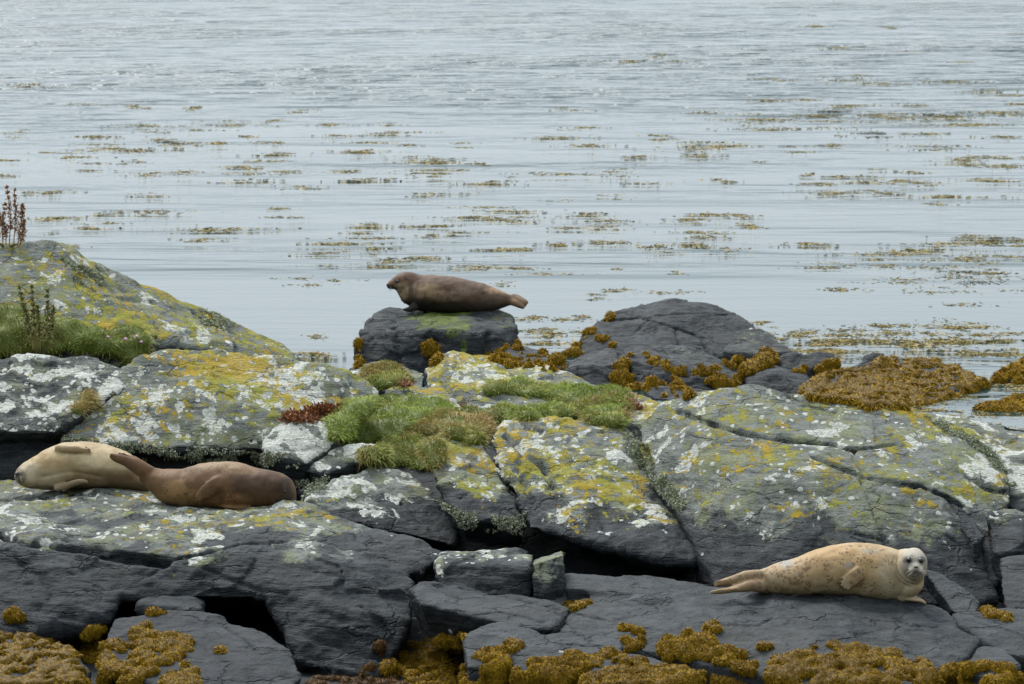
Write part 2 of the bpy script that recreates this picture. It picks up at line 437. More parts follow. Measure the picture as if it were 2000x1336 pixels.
# ---- left bank
rock('A', 'lichen_ridge', 'long lichen covered ridge sloping down into the grey water behind the grass',
     [dict(p=[(-360, 500, 35.2), (0, 478, 35.3), (60, 468, 35.5), (110, 470, 35.6), (150, 495, 35.8), (205, 528, 36), (290, 568, 36.2), (-360, 640, 33.6), (150, 660, 33.8), (300, 670, 34.2)], drop=1.0, back=(1.0, .5)),
      dict(p=[(205, 532, 36), (290, 568, 36.2), (400, 603, 36.4), (440, 618, 36.5), (300, 670, 34.4), (460, 690, 35.2)], drop=.8, back=(.8, .4)),
      dict(p=[(400, 615, 36.4), (460, 640, 36.7), (530, 664, 37), (578, 688, 37.2), (460, 690, 35.4), (580, 712, 36.2)], drop=.7, back=(.6, .4))],
     ymap=(33.4, 33.6, .75), frac=.6, vox=.030, z0=.45, lich=.62, wht=.30, yel=.47, drop=0,
     cracks=[([(150, 520), (210, 560), (240, 585), (300, 590)], .05, .05), ([(380, 610), (400, 630), (440, 640)], .04, .05)])
rock('C', 'white_lichen_dome', 'low dome blotched with white lichen in front of the left grass',
     [dict(p=[(-360, 725, 30.8), (0, 704, 31), (70, 692, 31.1), (180, 696, 31.1), (250, 720, 31), (275, 745, 30.7), (-360, 845, 29.6), (0, 838, 29.6), (110, 845, 29.6), (170, 800, 30)], drop=.25, under=.4)],
     ymap=(29.5, 29.5, .6), vox=.02, lich=.38, wht=.52, yel=.05, z0=.6)
rock('C2', 'shaded_block', 'dark shaded block under the white lichen dome behind the pale seal',
     [dict(p=[(-360, 855, 29.9), (60, 850, 30.0), (118, 862, 29.9), (-360, 940, 29.5), (115, 935, 29.6)], drop=.5)], ymap=(29.5, 29.5, .6), vox=.02, lich=.15, wht=.1, yel=.0, z0=.7, black=.9)
rock('B', 'yellow_lichen_dome', 'broad dome patterned with yellow and white lichen above the two resting seals',
     [dict(p=[(115, 850, 29.9), (150, 800, 30.2), (200, 745, 30.7), (260, 705, 31), (330, 683, 31.2), (430, 677, 31.4), (520, 688, 31.5), (600, 703, 31.5), (690, 733, 31.4), (745, 768, 31.2),
              (130, 868, 29.6), (230, 878, 29.5), (400, 880, 29.5), (560, 880, 29.5), (650, 872, 29.7), (400, 780, 30.2), (260, 800, 30.1), (560, 790, 30.3)], drop=.18, under=.35),
      dict(p=[(130, 880, 29.9), (600, 890, 29.9), (130, 960, 29.8), (600, 960, 29.8)], drop=.2, back=(1, 0))],
     ymap=(29.5, 29.5, .6), vox=.021, frac=.5, sm=8, lich=.55, wht=.49, yel=.45, z0=.62, zw=.3, drop=0,
     cracks=[([(655, 800), (600, 830), (520, 868)], .025, .04)])
rock('B2', 'white_rock', 'small rock white with lichen left of the big grass cushion',
     [dict(p=[(505, 850, 29.8), (560, 826, 30.1), (640, 826, 30.1), (655, 865, 29.8), (600, 905, 29.35), (520, 888, 29.4)], drop=.3, under=.2)], ymap=(29.4, 29.4, .6), vox=.016, lich=.5, wht=.8, yel=.25, z0=.6)
rock('B3', 'white_topped_rock', 'narrow white topped rock below the big grass cushion',
     [dict(p=[(600, 915, 29.3), (640, 885, 29.7), (740, 868, 30), (735, 890, 29.7), (640, 925, 29.2)], drop=.35, under=.2)], ymap=(29.4, 29.4, .6), vox=.016, lich=.5, wht=.7, yel=.2, z0=.55)
rock('B4', 'small_lichen_rock', 'small tufted lichen rock beside the brown seal head',
     [dict(p=[(575, 950, 28.95), (635, 932, 29.1), (645, 955, 28.95), (600, 975, 28.8)], drop=.3)], ymap=(29.4, 29.4, .6), vox=.016, lich=.6, wht=.5, yel=.3, z0=.4)
# ---- left foreground slab
rock('D', 'seal_slab', 'large dark slab with lichened top where two seals lie side by side',
     [dict(p=[(-360, 935, 29.3), (0, 937, 29.3), (300, 955, 29.0), (575, 985, 28.2), (640, 1000, 27.9), (760, 1043, 27.5), (875, 1085, 27.2),
              (-360, 1050, 27.0), (330, 1090, 26.75), (560, 1085, 26.7), (720, 1100, 26.75), (-360, 1170, 26.6), (200, 1160, 26.55), (330, 1130, 26.65), (570, 1170, 26.4), (760, 1150, 26.5),
              (-360, 1190, 28), (750, 1190, 28)]),
      dict(p=[(-360, 1090, 26.75), (150, 1110, 26.65), (235, 1165, 26.45), (215, 1215, 26.3), (-360, 1250, 26.2), (0, 1245, 26.15), (130, 1235, 26.25), (-360, 1250, 27.5), (195, 1230, 27.5)]),
      dict(p=[(480, 1080, 26.8), (560, 1065, 26.9), (720, 1075, 26.95), (810, 1130, 26.7), (660, 1200, 26.15), (560, 1185, 26.3), (585, 1290, 25.95), (690, 1320, 25.8), (750, 1330, 25.85), (800, 1210, 26.3), (780, 1330, 27), (600, 1330, 27)]),
      dict(p=[(510, 992, 28.05), (552, 981, 28.1), (640, 1000, 27.95), (690, 1025, 27.7), (600, 1030, 27.6), (500, 1012, 27.8)], drop=.3)],
     vox=.017, sm=11, lich=.46, wht=.34, yel=.32, z0=.37, zw=.14, drop=0, strata=1.2, frac=.8,
     cracks=[([(-20, 1040), (60, 1058), (150, 1068), (230, 1085), (320, 1097)], .055, .14), ([(320, 1097), (400, 1080), (470, 1062), (560, 1058)], .022, .04),
             ([(120, 1062), (200, 1070), (300, 1090)], .03, .08), ([(330, 1100), (300, 1120), (260, 1140)], .015, .02), ([(400, 1110), (500, 1150), (560, 1160)], .02, .03)])
rock('H', 'ledge_block', 'lichen topped ledge block beside the small upright stone',
     [dict(p=[(860, 1082, 27.3), (885, 1088, 27.1), (950, 1079, 27.2), (1020, 1076, 27.2), (1037, 1086, 27.0), (860, 1108, 26.75), (1032, 1108, 26.65), (1042, 1165, 26.5), (860, 1170, 26.5)], drop=.2)],
     vox=.013, sm=4, lich=.45, wht=.45, yel=.2, z0=.28, zw=.1)
rock('I', 'upright_stone', 'small upright stone standing at the end of the ledge by the black hollow',
     [dict(p=[(1040, 1102, 26.45), (1072, 1092, 26.5), (1098, 1080, 26.6), (1106, 1084, 26.65), (1107, 1150, 26.5), (1065, 1162, 26.3), (1040, 1158, 26.4)], back=(.28, .02), drop=.08)],
     vox=.010, sm=2, lich=.46, wht=.15, yel=.30, z0=.2, zw=.1, amp=.5)
# ---- middle outcrop
rock('E1', 'streaked_rock', 'dark streaked rock with white rosettes right of the brown seal',
     [dict(p=[(600, 965, 28.95), (650, 940, 29.3), (720, 908, 29.7), (800, 926, 29.6), (850, 958, 29.3), (872, 985, 29.1), (905, 1028, 28.6), (590, 990, 28.5), (640, 1012, 28.3), (720, 1032, 28.2), (800, 1042, 28.2), (885, 1065, 28.2)], drop=.14, under=.5)],
     ymap=(28.35, 27.9, .62), vox=.016, sm=4, lich=.55, wht=.47, yel=.22, z0=.32, zw=.2, drop=0, strata=1.5)
rock('E2', 'wedge_rock', 'lichened wedge rock between two deep clefts in the middle outcrop',
     [dict(p=[(830, 862, 30.1), (880, 843, 30.4), (940, 866, 30.2), (962, 905, 29.8), (1000, 950, 29.4), (1022, 990, 29.1), (850, 930, 29.4), (868, 985, 28.95), (905, 1018, 28.5), (960, 1015, 28.5), (1020, 1030, 28.5)], drop=.2, under=.35)],
     ymap=(27.9, 27.9, .62), vox=.016, sm=4, lich=.62, wht=.48, yel=.45, z0=.48, zw=.25, drop=0)
rock('E3', 'overhang_rock', 'large lichened rock overhanging the black hollow in the middle of the outcrop',
     [dict(p=[(958, 850, 30.4), (1000, 818, 31), (1100, 815, 31.1), (1200, 828, 31), (1235, 855, 30.6), (1252, 900, 30.05), (1300, 960, 29.4), (1388, 1050, 28.3), (1398, 1100, 27.7),
              (972, 905, 29.8), (1010, 960, 29.2), (1032, 1010, 28.7), (1034, 1030, 28.3), (1110, 1050, 28.0), (1200, 1074, 27.8), (1300, 1104, 27.6), (1392, 1100, 27.6), (1150, 960, 28.9)], drop=.14, under=.7)],
     ymap=(27.9, 27.9, .62), vox=.018, sm=5, lich=.58, wht=.47, yel=.45, z0=.36, zw=.26, drop=0,
     cracks=[([(985, 850), (1020, 880), (1060, 910), (1075, 950)], .035, .08), ([(1020, 880), (1010, 920), (1040, 980)], .03, .06), ([(1100, 880), (1160, 960), (1180, 1040)], .016, .025), ([(1230, 860), (1220, 900), (1260, 960)], .02, .03)])
rock('R', 'great_rock', 'huge cracked rock dome with yellow lichen behind the pale seal',
     [dict(p=[(1245, 825, 30.7), (1290, 785, 30.7), (1380, 764, 30.5), (1480, 756, 30.4), (1600, 770, 30.3), (1720, 786, 30.3), (1800, 803, 30.3), (1900, 840, 30), (1955, 895, 29.5), (1972, 960, 28.8),
              (1248, 870, 30.2), (1300, 930, 29.5), (1362, 1000, 28.6), (1397, 1050, 28.0), (1402, 1120, 27.3), (1402, 1145, 27.0), (1480, 1135, 26.9), (1650, 1125, 26.9), (1800, 1145, 26.75), (1905, 1185, 26.5),
              (1950, 1165, 26.8), (1920, 1080, 27.3), (1900, 1000, 28.1), (1600, 930, 28.05), (1450, 940, 28.1), (1780, 940, 28.1), (1600, 1040, 27.2)], drop=.4)],
     ymap=(27.2, 26.9, .58), vox=.016, sm=8, amp=.75, frac=.5, lich=.62, wht=.34, yel=.41, z0=.36, zw=.34, drop=0, strata=1.2,
     cracks=[([(1325, 803), (1400, 830), (1460, 848), (1540, 860), (1620, 866), (1668, 878)], .034, .085), ([(1668, 878), (1720, 872), (1750, 866)], .02, .04),
             ([(1590, 892), (1640, 912), (1690, 930), (1740, 938), (1800, 950), (1850, 970), (1880, 990)], .03, .08), ([(1668, 878), (1670, 900), (1690, 925)], .022, .05),
             ([(1685, 930), (1730, 945), (1790, 953)], .018, .04), ([(1680, 935), (1700, 980), (1715, 1020), (1730, 1060)], .02, .045),
             ([(1540, 770), (1560, 790), (1630, 803)], .03, .05), ([(1480, 858), (1490, 900), (1500, 950)], .014, .025), ([(1530, 960), (1590, 970), (1640, 965)], .014, .02),
             ([(1710, 835), (1712, 862)], .015, .03), ([(1850, 970), (1870, 1000), (1920, 1050), (1935, 1120), (1950, 1150)], .03, .07), ([(1890, 930), (1930, 955), (1975, 960)], .04, .07),
             ([(1660, 1040), (1700, 1050), (1735, 1060)], .015, .02), ([(1740, 1010), (1820, 1030), (1920, 1090)], .014, .02)])
rock('R2', 'outer_rock', 'pale lichened rock shoulder beyond the long crack of the huge dome',
     [dict(p=[(1820, 812, 31), (1880, 832, 30.9), (1960, 850, 30.8), (2380, 870, 30.6), (1960, 890, 29.8), (1985, 960, 29), (1990, 1010, 28.5), (2380, 1050, 28)], drop=.5)],
     ymap=(27.2, 26.9, .58), vox=.019, sm=4, lich=.62, wht=.4, yel=.25, z0=.55, drop=0)
rock('R5', 'wedged_stone', 'flat stone wedged in the crack at the edge of the huge dome',
     [dict(p=[(1868, 985, 28.0), (1905, 1000, 27.9), (1925, 1045, 27.45), (1905, 1062, 27.2), (1872, 1022, 27.6)], drop=.2)], ymap=(27.2, 26.9, .58), vox=.013, sm=2, lich=.35, wht=.25, yel=.0, z0=.5, amp=.6)
rock('R3', 'cracked_block', 'squarish cracked block with white lichen above the plain dark block',
     [dict(p=[(1928, 998, 27.9), (1985, 988, 28.1), (2010, 1000, 27.9), (2000, 1060, 27.2), (1955, 1082, 27.0), (1932, 1062, 27.2)], drop=.4)], ymap=(27.2, 26.9, .58), vox=.014, sm=3, lich=.5, wht=.45, yel=.1, z0=.5, amp=.7)
rock('R4', 'plain_block', 'plain dark grey block beside the cracked edge of the huge dome',
     [dict(p=[(1955, 1090, 27.1), (2380, 1075, 27.3), (2380, 1200, 26.3), (1965, 1200, 26.2), (1952, 1140, 26.6)], drop=.4)], vox=.016, sm=3, lich=.2, wht=.25, yel=.0, z0=.5, amp=.7)
# ---- behind the middle
rock('G1', 'pale_boulder', 'pale lichened boulder in front of the mossy seal boulder',
     [dict(p=[(832, 722, 34.6), (858, 700, 34.7), (885, 686, 34.8), (915, 690, 34.8), (945, 715, 34.6), (838, 765, 33.7), (940, 770, 33.6)], drop=.4),
      dict(p=[(900, 696, 34.9), (960, 694, 34.9), (1050, 706, 34.7), (1120, 728, 34.4), (1160, 752, 34), (900, 770, 33.6), (1080, 778, 33.5)], drop=.4)],
     ymap=(31.0, 32.0, .8), vox=.02, sm=4, lich=.62, wht=.62, yel=.5, z0=.4, drop=0)
rock('G4', 'sloping_shelf', 'low sloping shelf of lichened rock joining the grass to the huge dome',
     [dict(p=[(1100, 728, 34.2), (1160, 745, 33.9), (1230, 765, 33.3), (1310, 790, 32.5), (1310, 840, 31.3), (1150, 810, 32.2), (1060, 790, 33)], drop=.5)], ymap=(31.0, 32.0, .8), vox=.02, sm=4, lich=.55, wht=.4, yel=.45, z0=.4, drop=0)
rock('G2', 'cracked_slab', 'flat cracked slab with orange lichen between two strips of grass',
     [dict(p=[(760, 765, 33.2), (800, 752, 33.4), (880, 748, 33.5), (970, 760, 33.4), (1060, 776, 33.2), (1125, 798, 32.9), (790, 800, 32.4), (900, 818, 32.1), (1100, 820, 32.1)], drop=.4)],
     ymap=(31.0, 32.0, .8), vox=.019, sm=3, lich=.5, wht=.32, yel=.45, z0=.4, drop=0, cracks=[([(870, 755), (895, 775), (910, 800)], .03, .05), ([(930, 760), (985, 785), (1010, 800)], .03, .05), ([(760, 775), (820, 770)], .04, .06)])
rock('G3', 'low_grey_rock', 'low grey rock left of the pale boulder at the foot of the seal boulder',
     [dict(p=[(670, 718, 34.6), (700, 706, 34.8), (770, 708, 34.8), (832, 724, 34.6), (690, 760, 33.8), (825, 765, 33.7)], drop=.4)], ymap=(31.0, 32.0, .8), vox=.02, sm=4, lich=.5, wht=.4, yel=.1, z0=.4, drop=0)
# ---- front
rock('F', 'seal_rock', 'smooth dark rock hump with the pale seal lying on top',
     [dict(p=[(1095, 1196, 26.0), (1180, 1172, 26.3), (1400, 1143, 26.45), (1540, 1138, 26.4), (1740, 1154, 26.15), (1835, 1184, 25.9), (1918, 1248, 25.4),
              (1110, 1225, 25.5), (1145, 1252, 25.2), (1250, 1250, 25.2), (1480, 1300, 24.75), (1700, 1305, 24.7), (1800, 1285, 24.9), (1880, 1295, 24.95), (1600, 1340, 24.4), (1800, 1340, 24.4), (1550, 1220, 25.3), (1300, 1205, 25.6)], drop=.35)],
     vox=.015, frac=.45, sm=8, amp=.75, lich=0, wht=.0, yel=0, z0=1.5, black=.0, strata=1.4, drop=0,
     cracks=[([(1370, 1215), (1420, 1222), (1480, 1222), (1510, 1205)], .016, .03), ([(1760, 1215), (1790, 1222), (1830, 1224)], .018, .03), ([(1130, 1200), (1200, 1215), (1260, 1240)], .016, .025)])
rock('L', 'low_ledge', 'low flat ledge of dark rock along the foot of the black hollow',
     [dict(p=[(1100, 1122, 26.9), (1250, 1128, 26.95), (1400, 1138, 26.9), (1440, 1150, 26.7), (1100, 1148, 26.5), (1250, 1158, 26.4), (1420, 1160, 26.4)], drop=.3),
      dict(p=[(1130, 1165, 26.4), (1240, 1155, 26.6), (1400, 1154, 26.6), (1420, 1165, 26.4), (1140, 1182, 26.1), (1300, 1180, 26.2)], drop=.3)],
     vox=.014, sm=3, amp=.55, lich=0, wht=.0, yel=0, z0=1.5, black=.25, drop=0)
rock('M', 'angular_rock', 'angular dark rock with layered edge below the ledge block',
     [dict(p=[(800, 1152, 26.4), (840, 1137, 26.6), (900, 1144, 26.6), (1000, 1164, 26.45), (1095, 1180, 26.2), (1112, 1192, 26.0), (825, 1180, 25.95), (930, 1200, 25.8), (1000, 1222, 25.5), (1080, 1230, 25.45)], drop=.3, under=.15)],
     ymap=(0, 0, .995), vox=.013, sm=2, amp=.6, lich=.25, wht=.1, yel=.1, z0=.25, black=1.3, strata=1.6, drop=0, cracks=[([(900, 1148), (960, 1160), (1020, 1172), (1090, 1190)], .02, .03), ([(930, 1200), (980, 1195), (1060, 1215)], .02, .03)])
rock('M2', 'thin_rock', 'thin dark rock lying behind the angular rock under the ledge block',
     [dict(p=[(915, 1146, 26.75), (960, 1136, 26.9), (1010, 1146, 26.85), (1070, 1166, 26.6), (930, 1160, 26.6)], drop=.25)], vox=.013, sm=2, amp=.5, lich=0, wht=0, yel=0, z0=1.5, black=.3)
rock('N4', 'little_hump', 'little round hump of rock left of the end of the seal rock',
     [dict(p=[(1086, 1212, 25.75), (1128, 1199, 25.9), (1156, 1214, 25.7), (1140, 1236, 25.4), (1092, 1236, 25.4)], drop=.3)], frac=.3, vox=.012, sm=4, amp=.5, lich=0, wht=0, yel=0, z0=1.5, black=.3)
rock('N1', 'smooth_hump', 'smooth grey hump emerging from golden seaweed below the angular rock',
     [dict(p=[(905, 1240, 25.4), (945, 1220, 25.6), (985, 1214, 25.65), (1040, 1226, 25.5), (1090, 1248, 25.2), (1000, 1300, 24.7), (910, 1300, 24.8)], drop=.3)], ymap=(0, 0, .985), frac=.3, vox=.013, sm=6, amp=.6, lich=0, wht=0, yel=0, z0=1.5, black=.5)
rock('N2', 'broad_hump', 'broad grey hump of rock between two golden seaweed mounds in front',
     [dict(p=[(1005, 1262, 25.0), (1070, 1238, 25.25), (1180, 1231, 25.35), (1218, 1256, 25.1), (1205, 1290, 24.7), (1100, 1325, 24.4), (1005, 1310, 24.6)], drop=.3)], ymap=(0, 0, .985), frac=.3, vox=.013, sm=6, amp=.6, lich=0, wht=0, yel=0, z0=1.5, black=.5,
     cracks=[([(1110, 1260), (1170, 1262), (1205, 1290)], .016, .03)])
rock('N3', 'weedy_hump', 'low grey hump nearly covered by golden seaweed in front of the broad hump',
     [dict(p=[(1150, 1296, 24.6), (1230, 1277, 24.85), (1300, 1288, 24.7), (1370, 1318, 24.4), (1250, 1350, 24.1), (1140, 1345, 24.2)], drop=.3)], ymap=(0, 0, .985), frac=.3, vox=.013, sm=6, amp=.5, lich=0, wht=0, yel=0, z0=1.5, black=.5)
rock('O1', 'edge_rock', 'dark rock edge beyond the seal rock below the plain block',
     [dict(p=[(1855, 1194, 26.0), (1920, 1188, 26.2), (2380, 1205, 26.1), (1875, 1222, 25.5), (1960, 1275, 25.1), (2380, 1340, 24.6)], drop=.4)], vox=.014, sm=3, amp=.6, lich=.0, wht=.05, yel=0, z0=1.5, black=.7)
rock('O2', 'grey_hump', 'small grey hump beside the seal rock near the last seaweed mound',
     [dict(p=[(1882, 1298, 24.8), (1915, 1264, 25.15), (1955, 1268, 25.1), (1992, 1300, 24.8), (1950, 1335, 24.4)], drop=.3)], ymap=(0, 0, .985), frac=.3, vox=.012, sm=4, amp=.5, lich=0, wht=0, yel=0, z0=1.5, black=.1)
rock('S', 'leaning_slab', 'leaning slab with one shaded side next to the head of the pale seal',
     [dict(p=[(1803, 1112, 26.75), (1830, 1118, 26.75), (1895, 1160, 26.45), (1912, 1178, 26.35), (1908, 1200, 26.1), (1862, 1196, 26.15)], drop=.0, back=(.35, .1))], vox=.012, sm=1, amp=.35, lich=.05, wht=.05, yel=0, z0=1.5, black=.0)
rock('K', 'weed_draped_rock', 'rounded dark rock draped in golden seaweed under the arch of the large slab',
     [dict(p=[(203, 1240, 25.6), (228, 1206, 25.9), (330, 1195, 26.0), (420, 1200, 25.9), (520, 1238, 25.5), (560, 1268, 25.2), (592, 1320, 24.7), (560, 1350, 24.4), (200, 1310, 25.0), (350, 1350, 24.4)], drop=.3)],
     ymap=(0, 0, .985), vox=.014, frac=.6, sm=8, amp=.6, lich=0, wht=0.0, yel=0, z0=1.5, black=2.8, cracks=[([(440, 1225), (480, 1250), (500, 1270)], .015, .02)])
rock('K2', 'hidden_stone', 'stone half hidden in the dark arch under the large slab',
     [dict(p=[(268, 1182, 26.4), (310, 1157, 26.6), (370, 1165, 26.5), (395, 1192, 26.2)], drop=.3, back=(.3, 0))], vox=.014, sm=4, amp=.5, lich=0, wht=0, yel=0, z0=1.5, black=.8)
rock('J', 'weed_mound_rock', 'low rock buried under golden seaweed in the near corner',
     [dict(p=[(-360, 1248, 25.4), (60, 1243, 25.5), (130, 1266, 25.2), (178, 1310, 24.7), (-360, 1350, 24.3), (140, 1350, 24.2)], drop=.3)], vox=.015, sm=5, amp=.5, lich=0, wht=0, yel=0, z0=1.5, black=.7)
# ---- in the water behind
rock('T', 'mossy_boulder', 'blocky dark boulder with green moss under the dark seal',
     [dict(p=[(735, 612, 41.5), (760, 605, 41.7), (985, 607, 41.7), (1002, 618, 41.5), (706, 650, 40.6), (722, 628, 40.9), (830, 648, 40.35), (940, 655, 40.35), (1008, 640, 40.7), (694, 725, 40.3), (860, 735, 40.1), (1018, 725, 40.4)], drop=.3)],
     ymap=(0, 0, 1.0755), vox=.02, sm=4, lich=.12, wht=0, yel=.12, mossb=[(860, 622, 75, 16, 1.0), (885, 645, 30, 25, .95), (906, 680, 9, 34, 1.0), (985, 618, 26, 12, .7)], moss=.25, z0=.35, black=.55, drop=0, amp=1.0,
     cracks=[([(770, 640), (775, 680), (780, 710)], .05, .06), ([(955, 650), (950, 690)], .06, .07), ([(830, 660), (870, 670)], .04, .04)])
rock('U', 'bare_hump', 'bare rounded dark hump cracked across and rising from the water',
     [dict(p=[(1108, 690, 41.7), (1150, 642, 42.3), (1200, 610, 42.6), (1260, 588, 42.8), (1320, 582, 42.8), (1385, 590, 42.8), (1440, 610, 42.6), (1472, 640, 42.3), (1482, 692, 41.7), (1300, 640, 42.0), (1300, 700, 41.3)], drop=.3, back=(.5, .2))],
     ymap=(0, 0, 1.0755), vox=.021, frac=.4, sm=16, amp=.9, lich=.1, wht=0, yel=0, z0=.4, black=.9, drop=0,
     cracks=[([(1190, 625), (1250, 620), (1320, 640), (1370, 660), (1385, 690)], .03, .06), ([(1320, 640), (1330, 690)], .025, .05), ([(1260, 618), (1340, 612), (1420, 615)], .02, .03), ([(1270, 620), (1240, 650)], .02, .03)])
rock('U2', 'side_hump', 'smooth small grey hump leaning against the bare rounded hump',
     [dict(p=[(1408, 684, 41.3), (1435, 648, 41.7), (1475, 640, 41.8), (1510, 655, 41.7), (1552, 686, 41.3), (1480, 692, 41.1)], drop=.3)], ymap=(-.75, 0, 1.0755), vox=.02, frac=.3, sm=8, amp=.7, lich=.30, wht=0, yel=0, z0=-.6, black=0)  # crust tone here paints the hump as lit beside its darker neighbour
rock('V1', 'weedy_black_rock', 'knobbly black rock hung with seaweed below the bare hump',
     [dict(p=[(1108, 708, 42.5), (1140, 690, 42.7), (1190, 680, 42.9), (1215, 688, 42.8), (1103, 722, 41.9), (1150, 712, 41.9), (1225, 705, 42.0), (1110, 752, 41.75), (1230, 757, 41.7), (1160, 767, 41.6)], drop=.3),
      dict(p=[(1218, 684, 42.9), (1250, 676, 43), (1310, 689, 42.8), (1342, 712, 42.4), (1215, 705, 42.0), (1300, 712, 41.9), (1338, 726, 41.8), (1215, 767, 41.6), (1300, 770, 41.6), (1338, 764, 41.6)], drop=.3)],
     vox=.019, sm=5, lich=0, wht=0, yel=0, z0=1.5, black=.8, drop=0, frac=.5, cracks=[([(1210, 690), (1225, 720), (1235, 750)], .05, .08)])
rock('V2', 'striped_black_rock', 'long black rock with a pale sheen sloping down to seaweed below the bare hump',
     [dict(p=[(1300, 683, 43), (1350, 687, 42.9), (1420, 709, 42.6), (1455, 735, 42.2), (1310, 710, 42), (1400, 735, 41.8), (1452, 750, 41.7), (1310, 774, 41.5), (1445, 772, 41.5)], drop=.3)], vox=.019, sm=4, frac=.5, lich=.26, wht=0, yel=0, z0=-.6, black=.3, strata=2)  # pale sheen is painted in with the crust tone
rock('V3', 'rounded_black_rock', 'rounded black rock at the edge of the seaweed carpet',
     [dict(p=[(1452, 732, 41.9), (1480, 713, 42.2), (1512, 708, 42.3), (1560, 719, 42.1), (1588, 745, 41.7), (1458, 745, 41.4), (1510, 734, 41.4), (1572, 745, 41.3), (1455, 777, 41.1), (1588, 774, 41.0)], drop=.3)], vox=.019, sm=7, frac=.3, lich=0, wht=0, yel=0, z0=1.5, black=.9)
rock('V4', 'flat_black_rock', 'flat black rock behind the rounded black rock',
     [dict(p=[(1480, 712, 39.9), (1530, 690, 40.3), (1625, 691, 40.4), (1640, 708, 40.0), (1570, 728, 39.4)], drop=.3)], frac=.5, ymap=(41.7, 38.7, .3), vox=.019, sm=4, lich=0, wht=0, yel=0, z0=1.5, black=.35)
rock('V5', 'lone_stone', 'lone grey stone poking out of the golden seaweed carpet',
     [dict(p=[(1672, 716, 39.4), (1688, 692, 39.9), (1722, 687, 40), (1737, 706, 39.6), (1722, 724, 39.2)], drop=.3)], frac=.5, ymap=(41.7, 38.7, .3), vox=.019, sm=3, lich=.24, wht=0, yel=0, z0=-.6, black=.25)
rock('V6', 'low_black_stone', 'low black stone between the seaweed and the huge dome',
     [dict(p=[(1270, 776, 38), (1310, 757, 38.4), (1380, 768, 38.1), (1400, 785, 37.6)], drop=.3, back=(.3, 0))], ymap=(0, 0, 1.0755), vox=.02, sm=3, lich=0, wht=0, yel=0, z0=1.5, black=.9)
for k_, nm, lb, pts in (
    ('W', 'carpet_rock', 'low rock carrying the widest golden seaweed carpet', [(1565, 750, 38.3), (1640, 718, 39.2), (1740, 695, 39.8), (1850, 708, 39.7), (1930, 740, 39), (1800, 790, 37.5), (1700, 795, 37.3), (1590, 785, 37.5)]),
    ('W2', 'far_weed_rock', 'low rock under the golden seaweed mound beyond the widest carpet', [(1930, 738, 39.3), (1990, 697, 40), (2380, 690, 40), (2380, 750, 38.7)]),
    ('W3', 'pool_weed_rock', 'low rock under the seaweed mound at the near side of the tidal pool', [(1900, 802, 37.2), (1960, 772, 37.9), (2380, 752, 38), (2380, 815, 36.6)]),
    ('W4', 'boulder_weed_rock', 'low rock under the seaweed mound beside the mossy boulder', [(945, 705, 40), (1000, 672, 40.6), (1060, 684, 40.4), (1112, 718, 39.6), (980, 728, 39.3)])):
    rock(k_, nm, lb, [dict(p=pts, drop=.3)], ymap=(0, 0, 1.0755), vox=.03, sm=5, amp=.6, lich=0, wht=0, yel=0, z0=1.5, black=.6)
print('rocks', round(time.time() - T0, 1), sum(len(o.data.polygons) for o in ROCKS.values()))
# ------------------------------------------------------------------ fur material
def mat_fur(name, spot_col, spot_scale, rough=.62):
    t = NT(name); p = t.objco(); c = t.attr('pelt', True); sp = t.attr('spot')
    n = t.noise(p, 11, 5, .65); f = t.noise(t.mapping(p, (60, 160, 160)), 1.0, 3, .6)
    c = t.mix(t.math('MULTIPLY', t.step(n, .38, .66), .75), c, t.mix(1.0, c, (.72, .66, .58), 'MULTIPLY'))
    wv = t.n.new('ShaderNodeTexNoise'); t.l.new(p, wv.inputs['Vector']); wv.inputs['Scale'].default_value = 22
    vv = t.n.new('ShaderNodeTexVoronoi'); t.l.new(t.vadd(p, wv.outputs['Color'], .06), vv.inputs['Vector']); vv.inputs['Scale'].default_value = spot_scale
    vs = t.n.new('ShaderNodeSeparateColor'); t.l.new(vv.outputs['Color'], vs.inputs[0]); v = vv.outputs['Distance']; cl = t.noise(p, 6, 3)
    th = t.math('MULTIPLY', sp, t.math('MULTIPLY', t.step(cl, .30, .55), t.math('ADD', .2, t.math('MULTIPLY', vs.outputs[0], .5))))
    s1 = t.step(v, th, t.math('SUBTRACT', th, .14))
    s1 = t.math('MULTIPLY', s1, t.step(sp, .02, .15))
    v2 = t.voro(p, spot_scale * 2.3); s2 = t.math('MULTIPLY', t.step(v2, t.math('MULTIPLY', sp, .26), t.math('SUBTRACT', t.math('MULTIPLY', sp, .26), .12)), t.step(sp, .02, .15))
    c = t.mix(t.math('MULTIPLY', t.math('MAXIMUM', s1, t.math('MULTIPLY', s2, .7)), .75), c, spot_col)
    c = t.mix(t.math('MULTIPLY', f, .5), c, t.mix(1.0, c, (.6, .6, .6), 'MULTIPLY'))
    return t.set(Base_Color=c, Roughness=rough, Normal=t.bump(t.math('ADD', f, t.math('MULTIPLY', n, 1.5)), .35, .006), Specular_IOR_Level=.3,
                 Sheen_Weight=.03, Sheen_Roughness=.5)
def mat_plain(name, col, rough=.5, spec=.5):
    t = NT(name); n = t.noise(t.objco(), 60, 3)
    return t.set(Base_Color=t.mix(n, tuple(x * .75 for x in col), tuple(x * 1.2 for x in col)), Roughness=rough, Specular_IOR_Level=spec)
M_FUR_P = mat_fur('pale_spotted_fur', (.15, .088, .045), 38)
M_FUR_B = mat_fur('brown_spotted_fur', (.045, .030, .020), 38)
M_EYE = mat_plain('seal_eye', (.006, .006, .007), .08, .6)
M_NOSE = mat_plain('seal_nose', (.035, .030, .030), .35)
M_CLAW = mat_plain('seal_claw', (.05, .042, .035), .4)
M_WHISK = mat_plain('whisker', (.45, .42, .36), .5)

